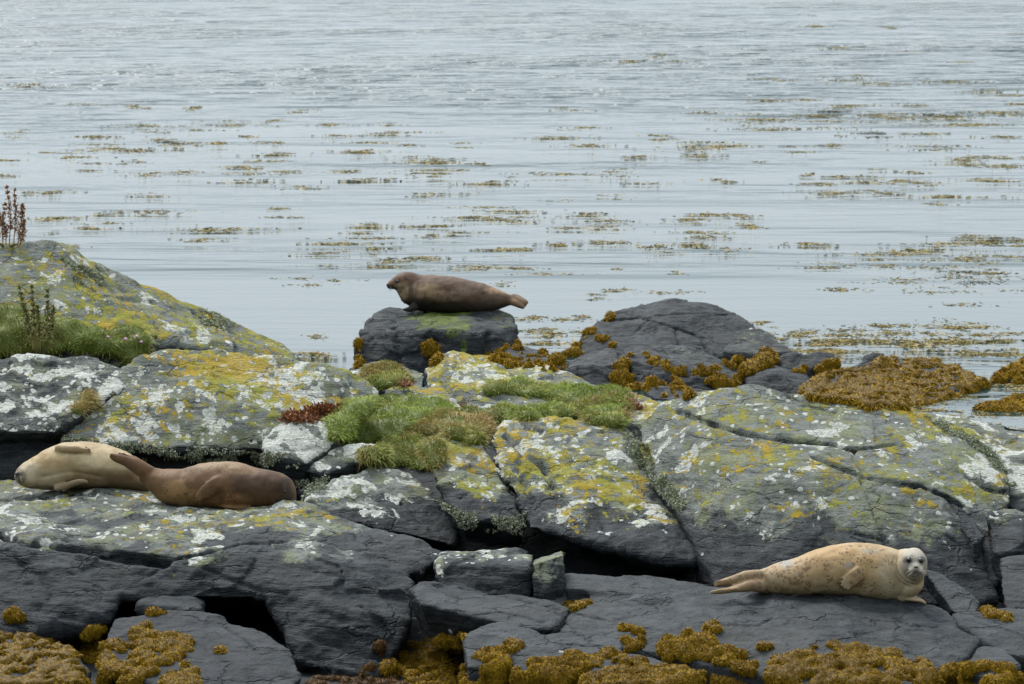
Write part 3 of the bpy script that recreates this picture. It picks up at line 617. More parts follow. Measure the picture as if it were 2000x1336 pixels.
def catmull(C, n):
    C = np.array(C, float); C = np.vstack([2 * C[0] - C[1], C, 2 * C[-1] - C[-2]]); out = []
    segs = len(C) - 3
    for i in range(segs):
        p0, p1, p2, p3 = C[i:i + 4]
        for k in range(n):
            t = k / n
            out.append(.5 * ((2 * p1) + (p2 - p0) * t + (2 * p0 - 5 * p1 + 4 * p2 - p3) * t * t + (3 * p1 - p0 - 3 * p2 + p3) * t ** 3))
    out.append(C[-2]); return np.array(out)

class SealFrame:
    dpy = 0.0
    def __init__(s, Y0): s.Y0 = Y0; s.k = Y0 / FOC
    def P(s, px, py, w):
        return np.array(at(px, py, s.Y0 + w)[:])
def tube(fr, ctrl, side=(0, 1, 0), seg=28, n=8):
    """ctrl: (px, py, w, side radius px, up radius px)"""
    rows = np.array([list(fr.P(a, b, w)) + [rs * fr.k, ru * fr.k] for a, b, w, rs, ru in ctrl])
    R = catmull(rows, n); C = R[:, :3]; T = np.gradient(C, axis=0); T /= np.linalg.norm(T, axis=1)[:, None]
    th = np.linspace(0, 2 * np.pi, seg, endpoint=False); V = []; 
    for c, t, rs, ru in zip(C, T, R[:, 3], R[:, 4]):
        s = np.array(side, float); s = s - t * (s @ t); s /= np.linalg.norm(s); u = np.cross(t, s)
        V.append(c + np.outer(np.cos(th), s) * max(rs, 1e-4) + np.outer(np.sin(th), u) * max(ru, 1e-4))
    m = len(C); e0 = C[0] - T[0] * min(R[0, 3], R[0, 4]) * .7; e1 = C[-1] + T[-1] * min(R[-1, 3], R[-1, 4]) * .7
    V = np.vstack(V + [e0[None], e1[None]]); F4 = []; F3 = []
    for i in range(m - 1):
        for j in range(seg):
            a = i * seg + j; b = i * seg + (j + 1) % seg; F4.append((a, b, b + seg, a + seg))
    for j in range(seg):
        F3.append((m * seg, (j + 1) % seg, j)); a = (m - 1) * seg; F3.append((m * seg + 1, a + j, a + (j + 1) % seg))
    return V, F4, F3
def ball(fr, px, py, w, r, sq=(1, 1, 1)):
    bm = bmesh.new(); bmesh.ops.create_icosphere(bm, subdivisions=3, radius=1); c = fr.P(px, py, w)
    V = np.array([v.co[:] for v in bm.verts]) * np.array(sq) * r * fr.k + c; F = [tuple(v.index for v in f.verts) for f in bm.faces]; bm.free()
    return V, [], F
def join_parts(parts):
    V = []; F4 = []; F3 = []; o = 0
    for v, f4, f3 in parts:
        V.append(v); F4 += [tuple(x + o for x in f) for f in f4]; F3 += [tuple(x + o for x in f) for f in f3]; o += len(v)
    return mesh_np('parts', np.vstack(V), [F4, F3])
def pelt(me, fr, base, blobs, spots, tone=1.0):
    co = get_co(me).astype(np.float64); d = co - np.array(CAM)
    # where each point lies on the flank the animal shows: along its length (u) and height (v)
    z_ = d @ np.array(FW); u = 1000 + FOC * d[:, 0] / z_; v = 668 - FOC * (d @ np.array(UP)) / z_; w = co[:, 1] - fr.Y0
    c = np.tile(np.array(base, float), (len(co), 1)); wob = fbm(co * 14, 3) * .35
    for px, py, rx, ry, col, st in blobs:
        q = ((u - px) / rx) ** 2 + ((v - py) / ry) ** 2
        m = st * sstep(1.15, .45, np.sqrt(q) + wob * .6); c = c * (1 - m[:, None]) + np.array(col) * m[:, None]
    cattr(me, 'pelt', c * np.array(tone))
    s = np.zeros(len(co))
    for px, py, rx, ry, st in spots:
        q = ((u - px) / rx) ** 2 + ((v - py) / ry) ** 2; s = np.maximum(s, st * sstep(1.2, .5, np.sqrt(q)))
    fattr(me, 'spot', s)
    return u, v, w
def surf(bvh, px, py):
    h = bvh.ray_cast(CAM, ray(px, py).normalized()); return h[0], h[1]
def eyes_etc(body, items, dpy=0.0):
    """items: (name, px, py, radius m, sink, material, squash)"""
    me = body.data; off = np.array(body.location, np.float32)
    bvh = BVHTree.FromPolygons([tuple(v) for v in (get_co(me) + off).tolist()], [tuple(p.vertices) for p in me.polygons])
    for nm, px, py, r, sink, mat, sq in items:
        h, no = surf(bvh, px, py + dpy)
        if h is None: print('no hit', nm, px, py); continue
        bm = bmesh.new(); bmesh.ops.create_icosphere(bm, subdivisions=2, radius=r)
        bmesh.ops.scale(bm, vec=sq, verts=bm.verts[:]); m2 = bpy.data.meshes.new(nm); bm.to_mesh(m2); bm.free(); smooth_shade(m2)
        link(nm, m2, mat, body, loc=(h - no * sink) - body.location)
    return bvh
def claws(body, fr, bvh, tips):
    for (ax, ay, bx, by) in tips:
        h, no = surf(bvh, ax, ay + fr.dpy)
        if h is None: continue
        q = at(bx, by + fr.dpy, h.y - .004); d = (q - h); L = max(d.length, .012); d.normalize()
        bm = bmesh.new(); bmesh.ops.create_cone(bm, cap_ends=True, segments=6, radius1=.0045, radius2=.0008, depth=L)
        bm.transform(Vector((0, 0, 1)).rotation_difference(d).to_matrix().to_4x4()); m2 = bpy.data.meshes.new('claw'); bm.to_mesh(m2); bm.free()
        link('claw', m2, M_CLAW, body, loc=h + d * L * .4 + no * .002 - body.location)
def whiskers(body, bvh, roots, lean, L=.075, dpy=0.0):
    V = []; F = []
    for (px, py) in roots:
        h, no = surf(bvh, px, py + dpy)
        if h is None: continue
        for k in range(4):
            d = Vector(lean(px)) + no * .6 + Vector((random.uniform(-.25, .25), random.uniform(-.3, .1), random.uniform(-.35, .15))); d.normalize()
            a = np.array(h); b = a + np.array(d) * L * random.uniform(.7, 1.1) - np.array([0, 0, .012]); s = np.array([0, 0, .0009]); o = len(V)
            V += [a - s, a + s, (a + b) / 2 + s * .7 + [0, 0, .006], b]; F += [(o, o + 1, o + 2), (o, o + 2, o + 3)]
    if V: link('whiskers', mesh_np('whiskers', np.array(V) - np.array(body.location), [F]), M_WHISK, body, kind='stuff')
def contact_y(pts):
    ys = [cast(*p)[0].y for p in pts if cast(*p)]; return sum(ys) / len(ys)

CREAM, TAN, BROWN = (.50, .42, .29), (.40, .265, .125), (.165, .102, .052)

def finish_seal(parts, fr, vox, sm, base, blobs, spots, mat, label, group=None, groove=None, tone=1.0):
    me = remesh(join_parts(parts), vox, sm)
    u, v, w = pelt(me, fr, base, blobs, spots, tone)
    co = get_co(me); no = get_no(me)
    d = fbm(co * 9, 2) * .006
    if groove is not None: d = d + groove(u, v, w)
    set_co(me, co + no * d[:, None]); smooth_shade(me)
    o = link('harbour_seal', me, mat, label=label, category='seal'); rebase(o)
    # settle the animal on its rock
    co = get_co(me) + np.array(o.location, np.float32); no = get_no(me); i = np.where(no[:, 2] < -.6)[0][::25]; gap = []
    for j in i:
        q = Vector(co[j].tolist()); best = None
        for ob, b in BVHS:
            h = b.ray_cast(q + Vector((0, 0, .25)), Vector((0, 0, -1)))
            if h[0] is not None: best = max(best, h[0].z) if best is not None else h[0].z
        if best is not None: gap.append(q.z - best)
    if gap:
        g = float(np.percentile(gap, 12)); print(label[:20], 'settle', round(g, 3)); dz = min(max(g + .012, -.06), .06); o.location.z -= dz; fr.dpy = dz * FOC / fr.Y0
    return o

def fan(fr, root, tips, w0, w1, r0, r1):
    return [tube(fr, [(root[0], root[1], w0, r0, r0), ((root[0] * .45 + tx * .55), (root[1] * .45 + ty * .55), w0 * .4 + w1 * .6, (r0 + r1) / 2, (r0 + r1) / 2), (tx, ty, w1, r1, r1)], seg=10, n=5) for tx, ty in tips]

# ---- pale seal on the front rock, looking at the camera
def pale_seal():
    fr = SealFrame(26.05)
    body = [(1455, 1136, .05, 10, 11), (1475, 1130, .04, 18, 21), (1500, 1127, .03, 26, 26.5), (1530, 1122, .02, 34, 33), (1565, 1118, 0, 41, 37.5), (1600, 1110, 0, 46, 45), (1640, 1105.5, 0, 50, 50.5),
            (1680, 1106.5, 0, 52, 54), (1715, 1111, 0, 52, 55), (1745, 1117, -.01, 48, 51), (1770, 1124, -.03, 38, 42), (1788, 1131, -.04, 22, 27)]
    neck = [(1764, 1112, .08, 36, 47), (1772, 1108, -.03, 35, 44), (1779, 1101, -.12, 31, 38), (1784, 1095, -.19, 27.5, 32), (1785, 1093.5, -.25, 25.5, 29.5), (1787, 1097, -.30, 21, 23.5), (1788.5, 1102, -.34, 14.5, 14), (1789, 1104, -.37, 9, 8.5)]
    chest = [(1768, 1142, -.02, 34, 25), (1782, 1131, -.09, 28, 23), (1788, 1122, -.12, 20, 18)]
    P = [tube(fr, body, seg=40), tube(fr, neck, side=(1, 0, 0), seg=36), tube(fr, chest, side=(0, 1, 0), seg=28),
         ball(fr, 1783, 1107, -.355, 8.4, (1, 1.15, .85)), ball(fr, 1795, 1107, -.355, 8.4, (1, 1.15, .85)), ball(fr, 1789, 1113.5, -.325, 7, (1.1, 1.1, .65)), ball(fr, 1789, 1099.5, -.365, 5.2, (1.1, 1, .8))]
    fl = [(1698, 1103, -.13, 8, 12), (1683, 1111, -.185, 6.5, 14), (1668, 1121, -.20, 5, 14.5), (1655, 1131, -.20, 4, 13), (1647, 1137, -.195, 3, 9)]
    P.append(tube(fr, fl, seg=20)); P += fan(fr, (1672, 1118), [(1646, 1124), (1642, 1131), (1642, 1138), (1648, 1143), (1656, 1145)], -.205, -.20, 3.6, 2.6)
    P.append(tube(fr, [(1750, 1156, -.06, 10, 9), (1768, 1161, -.09, 10, 6), (1786, 1164, -.11, 10, 4.5), (1800, 1167, -.12, 9, 4), (1808, 1172, -.12, 6, 2.4)], seg=16))
    P.append(tube(fr, [(1490, 1122, .0, 12, 18), (1462, 1119, -.03, 10, 13), (1435, 1126, -.05, 8, 9), (1414, 1131, -.05, 6, 8), (1398, 1135, -.05, 4, 6)], seg=18))
    P.append(tube(fr, [(1490, 1136, -.03, 13, 14), (1460, 1138, -.08, 11, 11), (1432, 1144, -.10, 9, 7), (1408, 1148, -.10, 8, 6), (1388, 1151, -.10, 5, 3.4)], seg=18))
    P += fan(fr, (1440, 1125), [(1396, 1129), (1394, 1133), (1394, 1138)], -.07, -.07, 3.2, 2.4) + fan(fr, (1440, 1143), [(1390, 1147), (1386, 1151)], -.13, -.12, 3.2, 2.2)
    grey = (.30, .29, .27)
    blobs = [(1650, 1085, 120, 60, TAN, .75), (1620, 1072, 70, 24, (.42, .265, .12), .6), (1560, 1100, 60, 40, TAN, .3), (1690, 1100, 40, 40, (.50, .34, .16), .5), (1600, 1140, 120, 20, (.42, .32, .19), .35), (1430, 1132, 50, 30, (.28, .19, .105), .8), (1480, 1130, 28, 30, (.24, .16, .09), .75), (1396, 1136, 9, 8, (.42, .34, .22), .7), (1390, 1150, 9, 6, (.42, .34, .22), .7), (1545, 1140, 60, 22, (.32, .22, .12), .4),
             (1755, 1120, 50, 60, CREAM, .7), (1785, 1092, 32, 37, (.42, .395, .335), .9), (1785, 1075, 25, 16, (.45, .425, .37), .6), (1533, 1090, 18, 11, grey, .8), (1537, 1098, 8, 10, grey, .6), (1657, 1097, 9, 9, grey, .75), (1700, 1070, 22, 7, grey, .5),
             (1668, 1122, 30, 24, (.33, .225, .125), .75), (1650, 1135, 14, 12, (.42, .33, .21), .6), (1773.5, 1087.5, 11, 9.5, (.055, .052, .052), .95), (1800, 1088.5, 9.5, 9.5, (.055, .052, .052), .95), (1781, 1079, 5, 4, (.22, .21, .21), .7), (1772, 1096, 4.5, 6, (.27, .26, .26), .7), (1804, 1095, 3.5, 5, (.30, .29, .29), .6),
             (1789, 1106, 10, 7, (.17, .16, .15), .8)]
    spots = [(1560, 1120, 140, 60, 1.0), (1690, 1100, 80, 70, .95), (1735, 1130, 45, 45, .7), (1460, 1130, 60, 30, .8)]
    def groove(u, v, w):
        q = np.sqrt(((u - 1787) / 1.0) ** 2 + ((v - 1095) / 1.12) ** 2); g = 0
        side = sstep(1795, 1770, u) * sstep(1068, 1085, v) * sstep(-.02, -.06, w)
        for r, a in ((31.0, .016), (36.5, .017), (41.5, .008)): g = g - a * np.exp(-((q - r) / 1.6) ** 2) * side
        side2 = g * 0 + sstep(1760, 1775, u)
        # mouth line
        g = g - .008 * np.exp(-((v - 1112.3) / 1.6) ** 2) * np.exp(-((u - 1789) / 9) ** 2) * sstep(-.24, -.30, w)
        return g
    o = finish_seal(P, fr, .0078, 2, (.44, .335, .205), blobs, spots, M_FUR_P, 'pale spotted seal lying on the front rock with its face turned to the viewer', groove=groove)
    b = eyes_etc(o, [('eye', 1774.5, 1086.5, .023, .008, M_EYE, (1, 1, 1)), ('eye', 1799.5, 1087.5, .0215, .008, M_EYE, (1, 1, 1)), ('nose', 1789, 1100.5, .017, .010, M_NOSE, (1.15, .8, .7)), ('nostril', 1786.5, 1101.5, .005, .0, M_EYE, (1, 1, 1.3)), ('nostril', 1791.5, 1101.5, .005, .0, M_EYE, (1, 1, 1.3)),
                 ('mouth', 1789, 1112.2, .017, .012, M_EYE, (1.5, .8, .22))], fr.dpy)
    claws(o, fr, b, [(1646, 1124, 1640, 1126), (1642.5, 1131, 1636.5, 1135), (1643, 1138, 1638, 1142), (1648, 1143, 1644, 1148), (1656, 1145, 1653, 1150)])
    whiskers(o, b, [(1782, 1106), (1784, 1109), (1795, 1106), (1797, 1109)], lambda px: (-.9, -.2, -.1) if px < 1789 else (.9, -.2, -.1), dpy=fr.dpy)
    return o
# ---- dark seal resting on the mossy boulder
def dark_seal():
    fr = SealFrame(contact_y([(840, 610), (900, 610), (940, 611)]) + .12)
    body = [(1004, 585, 0, 9, 8), (988, 584, 0, 17, 14), (965, 583, 0, 26, 22.5), (940, 580.5, 0, 31, 29), (900, 576, 0, 36, 34), (860, 572, 0, 38, 36), (828, 571.5, 0, 37, 36), (806, 574, 0, 30, 31), (793, 580, 0, 18, 20)]
    head = [(832, 563, 0, 30, 27), (812, 556, -.01, 23, 24), (799, 550.5, -.02, 19, 21.5), (787, 549, -.03, 17, 19.5), (777, 551, -.04, 13.5, 15), (767, 554, -.05, 9.5, 10.5), (760, 555.5, -.05, 7, 7.5), (756.5, 555.5, -.05, 4.5, 5)]
    throat = [(776, 556, -.03, 8, 8), (788, 567, -.02, 14, 12.5), (800, 581, 0, 21, 16)]
    P = [tube(fr, body, seg=36), tube(fr, head, seg=30), tube(fr, throat, seg=24)]
    P.append(tube(fr, [(990, 580, .0, 10, 8), (1006, 583, .0, 9, 7), (1018, 589, -.02, 7, 8), (1027, 593, -.02, 4, 7)], seg=16))
    P.append(tube(fr, [(996, 586, -.03, 9, 8), (1008, 591, -.05, 8, 7), (1018, 597, -.06, 6, 5), (1023, 600, -.06, 4, 3)], seg=14))
    P.append(tube(fr, [(1000, 577, .05, 8, 6), (1014, 581, .06, 8, 5), (1026, 587, .06, 5, 4), (1030, 591, .06, 3, 3)], seg=14))
    P.append(tube(fr, [(815, 594, -.14, 6, 9), (803, 601, -.19, 6, 7), (793, 603, -.20, 5, 4), (787, 602, -.2, 3, 2.5)], seg=14))
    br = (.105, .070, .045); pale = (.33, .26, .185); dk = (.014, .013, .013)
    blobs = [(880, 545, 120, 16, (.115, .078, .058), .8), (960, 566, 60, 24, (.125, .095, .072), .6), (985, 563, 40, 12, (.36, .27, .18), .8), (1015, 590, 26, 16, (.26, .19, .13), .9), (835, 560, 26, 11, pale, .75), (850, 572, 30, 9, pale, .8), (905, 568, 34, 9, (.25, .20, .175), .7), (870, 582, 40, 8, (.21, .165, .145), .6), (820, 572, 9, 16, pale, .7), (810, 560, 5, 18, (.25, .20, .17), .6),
             (850, 600, 110, 15, dk, .95), (920, 604, 90, 18, (.04, .036, .036), .9), (815, 592, 40, 15, dk, .85), (955, 596, 40, 16, (.10, .085, .08), .7),  # dark lower patches paint the shade under the belly into the coat
             (786, 560, 14, 15, (.40, .345, .25), .95), (788, 572, 12, 12, (.33, .28, .20), .85), (787, 543, 18, 9, (.17, .105, .075), .9), (792, 541, 4, 5, (.05, .035, .03), .8), (764, 549, 10, 6, (.22, .14, .10), .8), (763, 558, 9, 5, (.05, .045, .045), .9), (771, 558, 3.5, 5, (.05, .045, .045), .9), (783, 568, 5, 4, (.08, .07, .06), .8), (776, 547, 5, 5, (.05, .045, .045), .9), (772, 556, 5, 5, (.33, .3, .25), .5)]
    spots = [(890, 565, 130, 40, .75), (820, 565, 30, 30, .35)]
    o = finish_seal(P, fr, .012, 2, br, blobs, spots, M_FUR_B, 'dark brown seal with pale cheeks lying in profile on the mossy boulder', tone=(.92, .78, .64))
    b = eyes_etc(o, [('eye', 776, 547.5, .021, .010, M_EYE, (1, 1, 1)), ('nose', 757, 553.5, .026, .014, M_NOSE, (1, 1, .9)), ('ear', 793, 542, .011, .006, M_NOSE, (1, 1, 1.2))], fr.dpy)
    whiskers(o, b, [(763, 557), (766, 558)], lambda px: (-.2, -.5, -.6), .09, fr.dpy)
# ---- pale seal lying on its side on the left slab
def side_seal():
    fr = SealFrame(contact_y([(85, 968), (150, 962), (230, 965)]) + .11)
    body = [(33, 941, -.15, 8, 9), (40, 940, -.12, 15, 17), (56, 937, -.06, 25, 27), (82, 931, -.02, 34, 36), (115, 922, 0, 41, 44.5), (150, 916.5, 0, 47, 46), (188, 917.5, 0, 49, 44.5), (225, 924, 0, 45, 40), (255, 935, .02, 37, 33), (282, 948, .04, 28, 25), (302, 957, .06, 20, 18), (330, 962, .10, 14, 12)]
    P = [tube(fr, body, seg=40), ball(fr, 35, 934, -.17, 6, (1.2, 1, 1)), ball(fr, 39, 944, -.17, 7, (1.1, 1, 1))]
    P.append(tube(fr, [(110, 886, -.09, 5, 8), (128, 885, -.135, 5.5, 8.5), (148, 887, -.15, 5, 7.5), (166, 890, -.15, 4, 5.5), (177, 892, -.15, 3, 3)], seg=16))
    P += fan(fr, (150, 886), [(176, 885), (178, 889), (176, 893)], -.16, -.155, 2.8, 2)
    P.append(tube(fr, [(108, 963, -.13, 6, 6), (132, 957, -.19, 7, 7), (152, 950, -.21, 6, 6.5), (167, 949, -.21, 4.5, 5), (171, 953, -.2, 3, 3)], seg=16))
    dk = (.10, .088, .075)
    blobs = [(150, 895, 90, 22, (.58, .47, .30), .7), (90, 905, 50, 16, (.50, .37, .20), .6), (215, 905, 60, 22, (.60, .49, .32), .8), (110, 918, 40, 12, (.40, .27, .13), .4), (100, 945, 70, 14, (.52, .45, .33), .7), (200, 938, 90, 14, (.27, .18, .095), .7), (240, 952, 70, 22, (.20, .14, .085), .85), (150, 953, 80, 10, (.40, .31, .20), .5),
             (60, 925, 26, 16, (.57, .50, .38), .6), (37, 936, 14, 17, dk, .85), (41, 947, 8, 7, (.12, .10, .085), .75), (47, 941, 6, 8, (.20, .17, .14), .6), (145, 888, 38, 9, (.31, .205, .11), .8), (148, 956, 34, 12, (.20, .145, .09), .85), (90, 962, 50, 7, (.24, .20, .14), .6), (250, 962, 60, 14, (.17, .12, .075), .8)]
    spots = [(120, 930, 100, 40, .12), (240, 940, 60, 40, .2)]
    def groove(u, v, w):
        near = sstep(-.02, -.08, w); g = -.009 * np.exp(-((v - (893.5 + .05 * (u - 120))) / 2.2) ** 2) * sstep(112, 122, u) * sstep(180, 172, u) * near
        g = g - .007 * np.exp(-((v - (943 - 12 * np.exp(-((u - 140) / 45) ** 2) )) / 3.5) ** 2) * sstep(60, 90, u) * sstep(215, 190, u) * near
        g = g - .006 * np.exp(-((u - 66 - (v - 930) * .25) / 2.5) ** 2) * near
        return g
    o = finish_seal(P, fr, .0088, 2, (.41, .325, .205), blobs, spots, M_FUR_P, 'plain cream seal lying on its side with belly showing on the large slab', groove=groove, tone=(.88, .85, .80))
    b = eyes_etc(o, [('nose', 32.5, 934, .016, .008, M_NOSE, (1, 1, 1)), ('eye', 52, 927, .007, .0035, M_EYE, (1.5, 1, .6))], fr.dpy)
    claws(o, fr, b, [(168, 882.5, 176, 887), (173, 886, 178, 890)])
    whiskers(o, b, [(38, 936), (40, 944)], lambda px: (.3, -.6, -.5), .06, fr.dpy)
# ---- brown seal beside it, head down
def brown_seal():
    fr = SealFrame(contact_y([(380, 990), (430, 995), (480, 995)]) + .11)
    body = [(278, 922, .02, 12, 16), (292, 927, .01, 18, 20.5), (310, 938, 0, 28, 28), (334, 947, 0, 37, 36), (362, 950, 0, 42, 39), (398, 946, 0, 47, 45), (430, 945, 0, 49, 47.5), (468, 948, 0, 48, 47), (503, 951, -.01, 42, 40), (530, 953, -.02, 36, 37), (548, 957.5, -.03, 30, 33), (560, 966, -.05, 20, 24), (567, 976, -.07, 12, 14), (570, 983, -.08, 8, 8)]
    P = [tube(fr, body, seg=40)]
    P.append(tube(fr, [(292, 922, .0, 13, 17), (268, 908, -.02, 12, 15.5), (244, 897, -.03, 9, 11), (226, 891, -.03, 7, 8), (216, 887, -.03, 5, 5)], seg=18))
    P.append(tube(fr, [(285, 912, .06, 10, 10), (262, 897, .07, 9, 9), (244, 889, .07, 7, 6), (232, 885, .07, 5, 4)], seg=16))
    P += fan(fr, (258, 903), [(216, 884), (214, 888), (218, 893), (226, 898)], -.05, -.045, 4, 2.6) + fan(fr, (262, 896), [(232, 882), (240, 882)], .04, .04, 3.4, 2.4)
    P.append(tube(fr, [(434, 934, -.15, 8, 12), (420, 944, -.195, 7, 15), (404, 956, -.21, 5.5, 14), (390, 967, -.205, 4, 9), (384, 973, -.2, 3, 5)], seg=18))
    P += fan(fr, (412, 950), [(382, 968), (383, 973), (389, 976)], -.215, -.205, 3.4, 2.2)
    P.append(tube(fr, [(425, 984, -.10, 6, 4), (450, 988, -.14, 8, 3.5), (475, 989, -.15, 8, 3), (490, 988, -.14, 5, 2)], seg=14))
    dkb = (.080, .047, .030); hd = (.045, .031, .025)
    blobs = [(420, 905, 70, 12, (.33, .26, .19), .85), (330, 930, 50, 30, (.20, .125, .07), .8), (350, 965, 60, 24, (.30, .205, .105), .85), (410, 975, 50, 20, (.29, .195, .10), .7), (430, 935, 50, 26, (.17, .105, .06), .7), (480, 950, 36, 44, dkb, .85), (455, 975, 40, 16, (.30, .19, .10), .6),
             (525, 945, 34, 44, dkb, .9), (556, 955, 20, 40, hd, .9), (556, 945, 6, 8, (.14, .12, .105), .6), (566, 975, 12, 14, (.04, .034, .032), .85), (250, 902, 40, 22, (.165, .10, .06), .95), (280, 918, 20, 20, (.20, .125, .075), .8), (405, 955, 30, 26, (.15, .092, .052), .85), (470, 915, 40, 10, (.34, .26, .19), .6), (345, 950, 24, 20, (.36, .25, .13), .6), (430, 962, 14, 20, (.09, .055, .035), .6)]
    spots = [(400, 945, 130, 60, .75), (520, 940, 30, 40, .35)]
    def groove(u, v, w):
        near = sstep(0, -.05, w); g = 0
        for x0, a in ((517, .007), (527, .006)): g = g - a * np.exp(-((u - x0 - (950 - v) * .12) / 2.0) ** 2) * near * sstep(930, 950, v)
        return g
    o = finish_seal(P, fr, .0088, 2, BROWN, blobs, spots, M_FUR_B, 'brown seal with spread hind flippers and head lowered at the edge of the large slab', groove=groove, tone=(.84, .71, .56))
    b = eyes_etc(o, [('eye', 556, 957, .015, .005, M_EYE, (1, 1, 1)), ('mouth', 549, 973, .016, .011, M_EYE, (.5, .8, 1.2)), ('nose', 570, 980, .016, .008, M_NOSE, (1, 1, 1))], fr.dpy)
    claws(o, fr, b, [(385, 968, 379, 972), (386, 973, 381, 978), (391, 975, 388, 981)])
pale_seal(); dark_seal(); side_seal(); brown_seal()
print('seals', round(time.time() - T0, 1))
# ------------------------------------------------------------------ plants: blades and fronds as small faces
def blades(P, D, L, W, droop, segs=2, side=None, face=None):
    P, D = np.asarray(P, float), np.asarray(D, float); n = len(P)
    L = np.broadcast_to(L, (n,)).astype(float); W = np.broadcast_to(W, (n,)).astype(float); droop = np.broadcast_to(droop, (n,)).astype(float)
    D = D / np.linalg.norm(D, axis=1)[:, None]
    if side is None: side = RNG.normal(size=(n, 3))
    S = np.cross(D, side); S /= np.linalg.norm(S, axis=1)[:, None] + 1e-9
    if face is not None: S = S * np.where((np.cross(S, D) * face).sum(1) < 0, -1, 1)[:, None]      # blades turn their upper side outwards
    rows = []; tt = []
    for k in range(segs + 1):
        t = k / segs; c = P + D * (L * t)[:, None]; c[:, 2] -= droop * L * t * t
        w = W * .5 * ((1 - .25 * t) if k < segs else 0) * (0.75 if k == 0 else 1)
        if k < segs: rows += [c - S * w[:, None], c + S * w[:, None]]; tt += [t, t]
        else: rows += [c]; tt += [1.0]
    m = len(rows); V = np.stack(rows, 1).reshape(-1, 3); T = np.tile(np.array(tt), n)
    base = (np.arange(n) * m)[:, None]; F = []
    for k in range(segs - 1):
        a = 2 * k; F += [base + [a, a + 1, a + 3], base + [a, a + 3, a + 2]]
    F += [base + [2 * segs - 2, 2 * segs - 1, 2 * segs]]
    F = np.stack(F, 1).reshape(-1, 3)
    R = np.repeat(RNG.random(n), m)
    return V, F, T, R
def in_poly(poly, n):
    poly = np.array(poly, float); lo, hi = poly.min(0), poly.max(0); out = []
    while len(out) < n:
        q = lo + RNG.random((4 * n, 2)) * (hi - lo); x, y = q[:, 0], q[:, 1]; ins = np.zeros(len(q), bool)
        for (x1, y1), (x2, y2) in zip(poly, np.roll(poly, -1, 0)):
            c = ((y1 > y) != (y2 > y)) & (x < (x2 - x1) * (y - y1) / (y2 - y1 + 1e-9) + x1); ins ^= c
        out += q[ins].tolist()
    return out[:n]
def hits(poly, n, only=None, zmin=-.06):
    P, N = [], []
    for (px, py) in in_poly(poly, n):
        h = cast(px, py, only)
        if h and h[0].z > zmin: P.append(h[0][:]); N.append(h[1][:])
    return np.array(P).reshape(-1, 3), np.array(N).reshape(-1, 3)
def mound(P, N, r0, r1, flat=.7, vox=.02, sink=.3, sm=2):
    bm = bmesh.new(); bmesh.ops.create_icosphere(bm, subdivisions=2, radius=1)
    S = np.array([v.co[:] for v in bm.verts]); F = np.array([[v.index for v in f.verts] for f in bm.faces]); bm.free()
    VV, FF = [], []
    for i, (p, n) in enumerate(zip(P, N)):
        r = r0 + (r1 - r0) * RNG.random() ** 1.6; sc = np.array([1, 1, flat]) * r
        VV.append(S * sc + p + n * r * flat * (1 - sink) * .3); FF.append(F + i * len(S))
    me = mesh_np('mound', np.vstack(VV), [np.vstack(FF)])
    return remesh(me, vox, sm)
def on_mesh(me, n, facing=True):
    me.calc_loop_triangles(); m = len(me.loop_triangles); t = np.empty(m * 3, np.int32); me.loop_triangles.foreach_get('vertices', t); t = t.reshape(-1, 3)
    co = get_co(me).astype(float); a, b, c = co[t[:, 0]], co[t[:, 1]], co[t[:, 2]]; cr = np.cross(b - a, c - a); ar = np.linalg.norm(cr, axis=1)
    nn = cr / (ar[:, None] + 1e-12)
    if facing: ar = ar * np.where((nn[:, 1] < .45) & (nn[:, 2] > -.5), 1, .12)
    i = RNG.choice(m, n, p=ar / ar.sum()); u, v = RNG.random((2, n)); f = u + v > 1; u[f], v[f] = 1 - u[f], 1 - v[f]
    return a[i] + u[:, None] * (b - a)[i] + v[:, None] * (c - a)[i], nn[i]
def merge(name, parts, mat, **props):
    """parts: (V, F, T, R) tuples joined in one mesh with attributes t (root to tip) and rnd"""
    V = np.vstack([p[0] for p in parts]); o = 0; F = []
    for p in parts: F.append(np.asarray(p[1]) + o); o += len(p[0])
    me = mesh_np(name, V, F); fattr(me, 't', np.concatenate([p[2] for p in parts])); fattr(me, 'rnd', np.concatenate([p[3] for p in parts]))
    if len(parts[0]) > 4: fattr(me, 'dry', np.concatenate([p[4] for p in parts]))
    ob = link(name, me, mat, **props); rebase(ob); return ob
def mesh_part(me, t=0.0, r=.3):
    co = get_co(me); f = [tuple(p.vertices) for p in me.polygons]; q = np.array([x for x in f if len(x) == 4]).reshape(-1, 4); tri = np.array([x for x in f if len(x) == 3]).reshape(-1, 3)
    F = np.vstack([q[:, [0, 1, 2]], q[:, [0, 2, 3]], tri]).astype(int)
    return co, F, np.full(len(co), t), np.full(len(co), r)

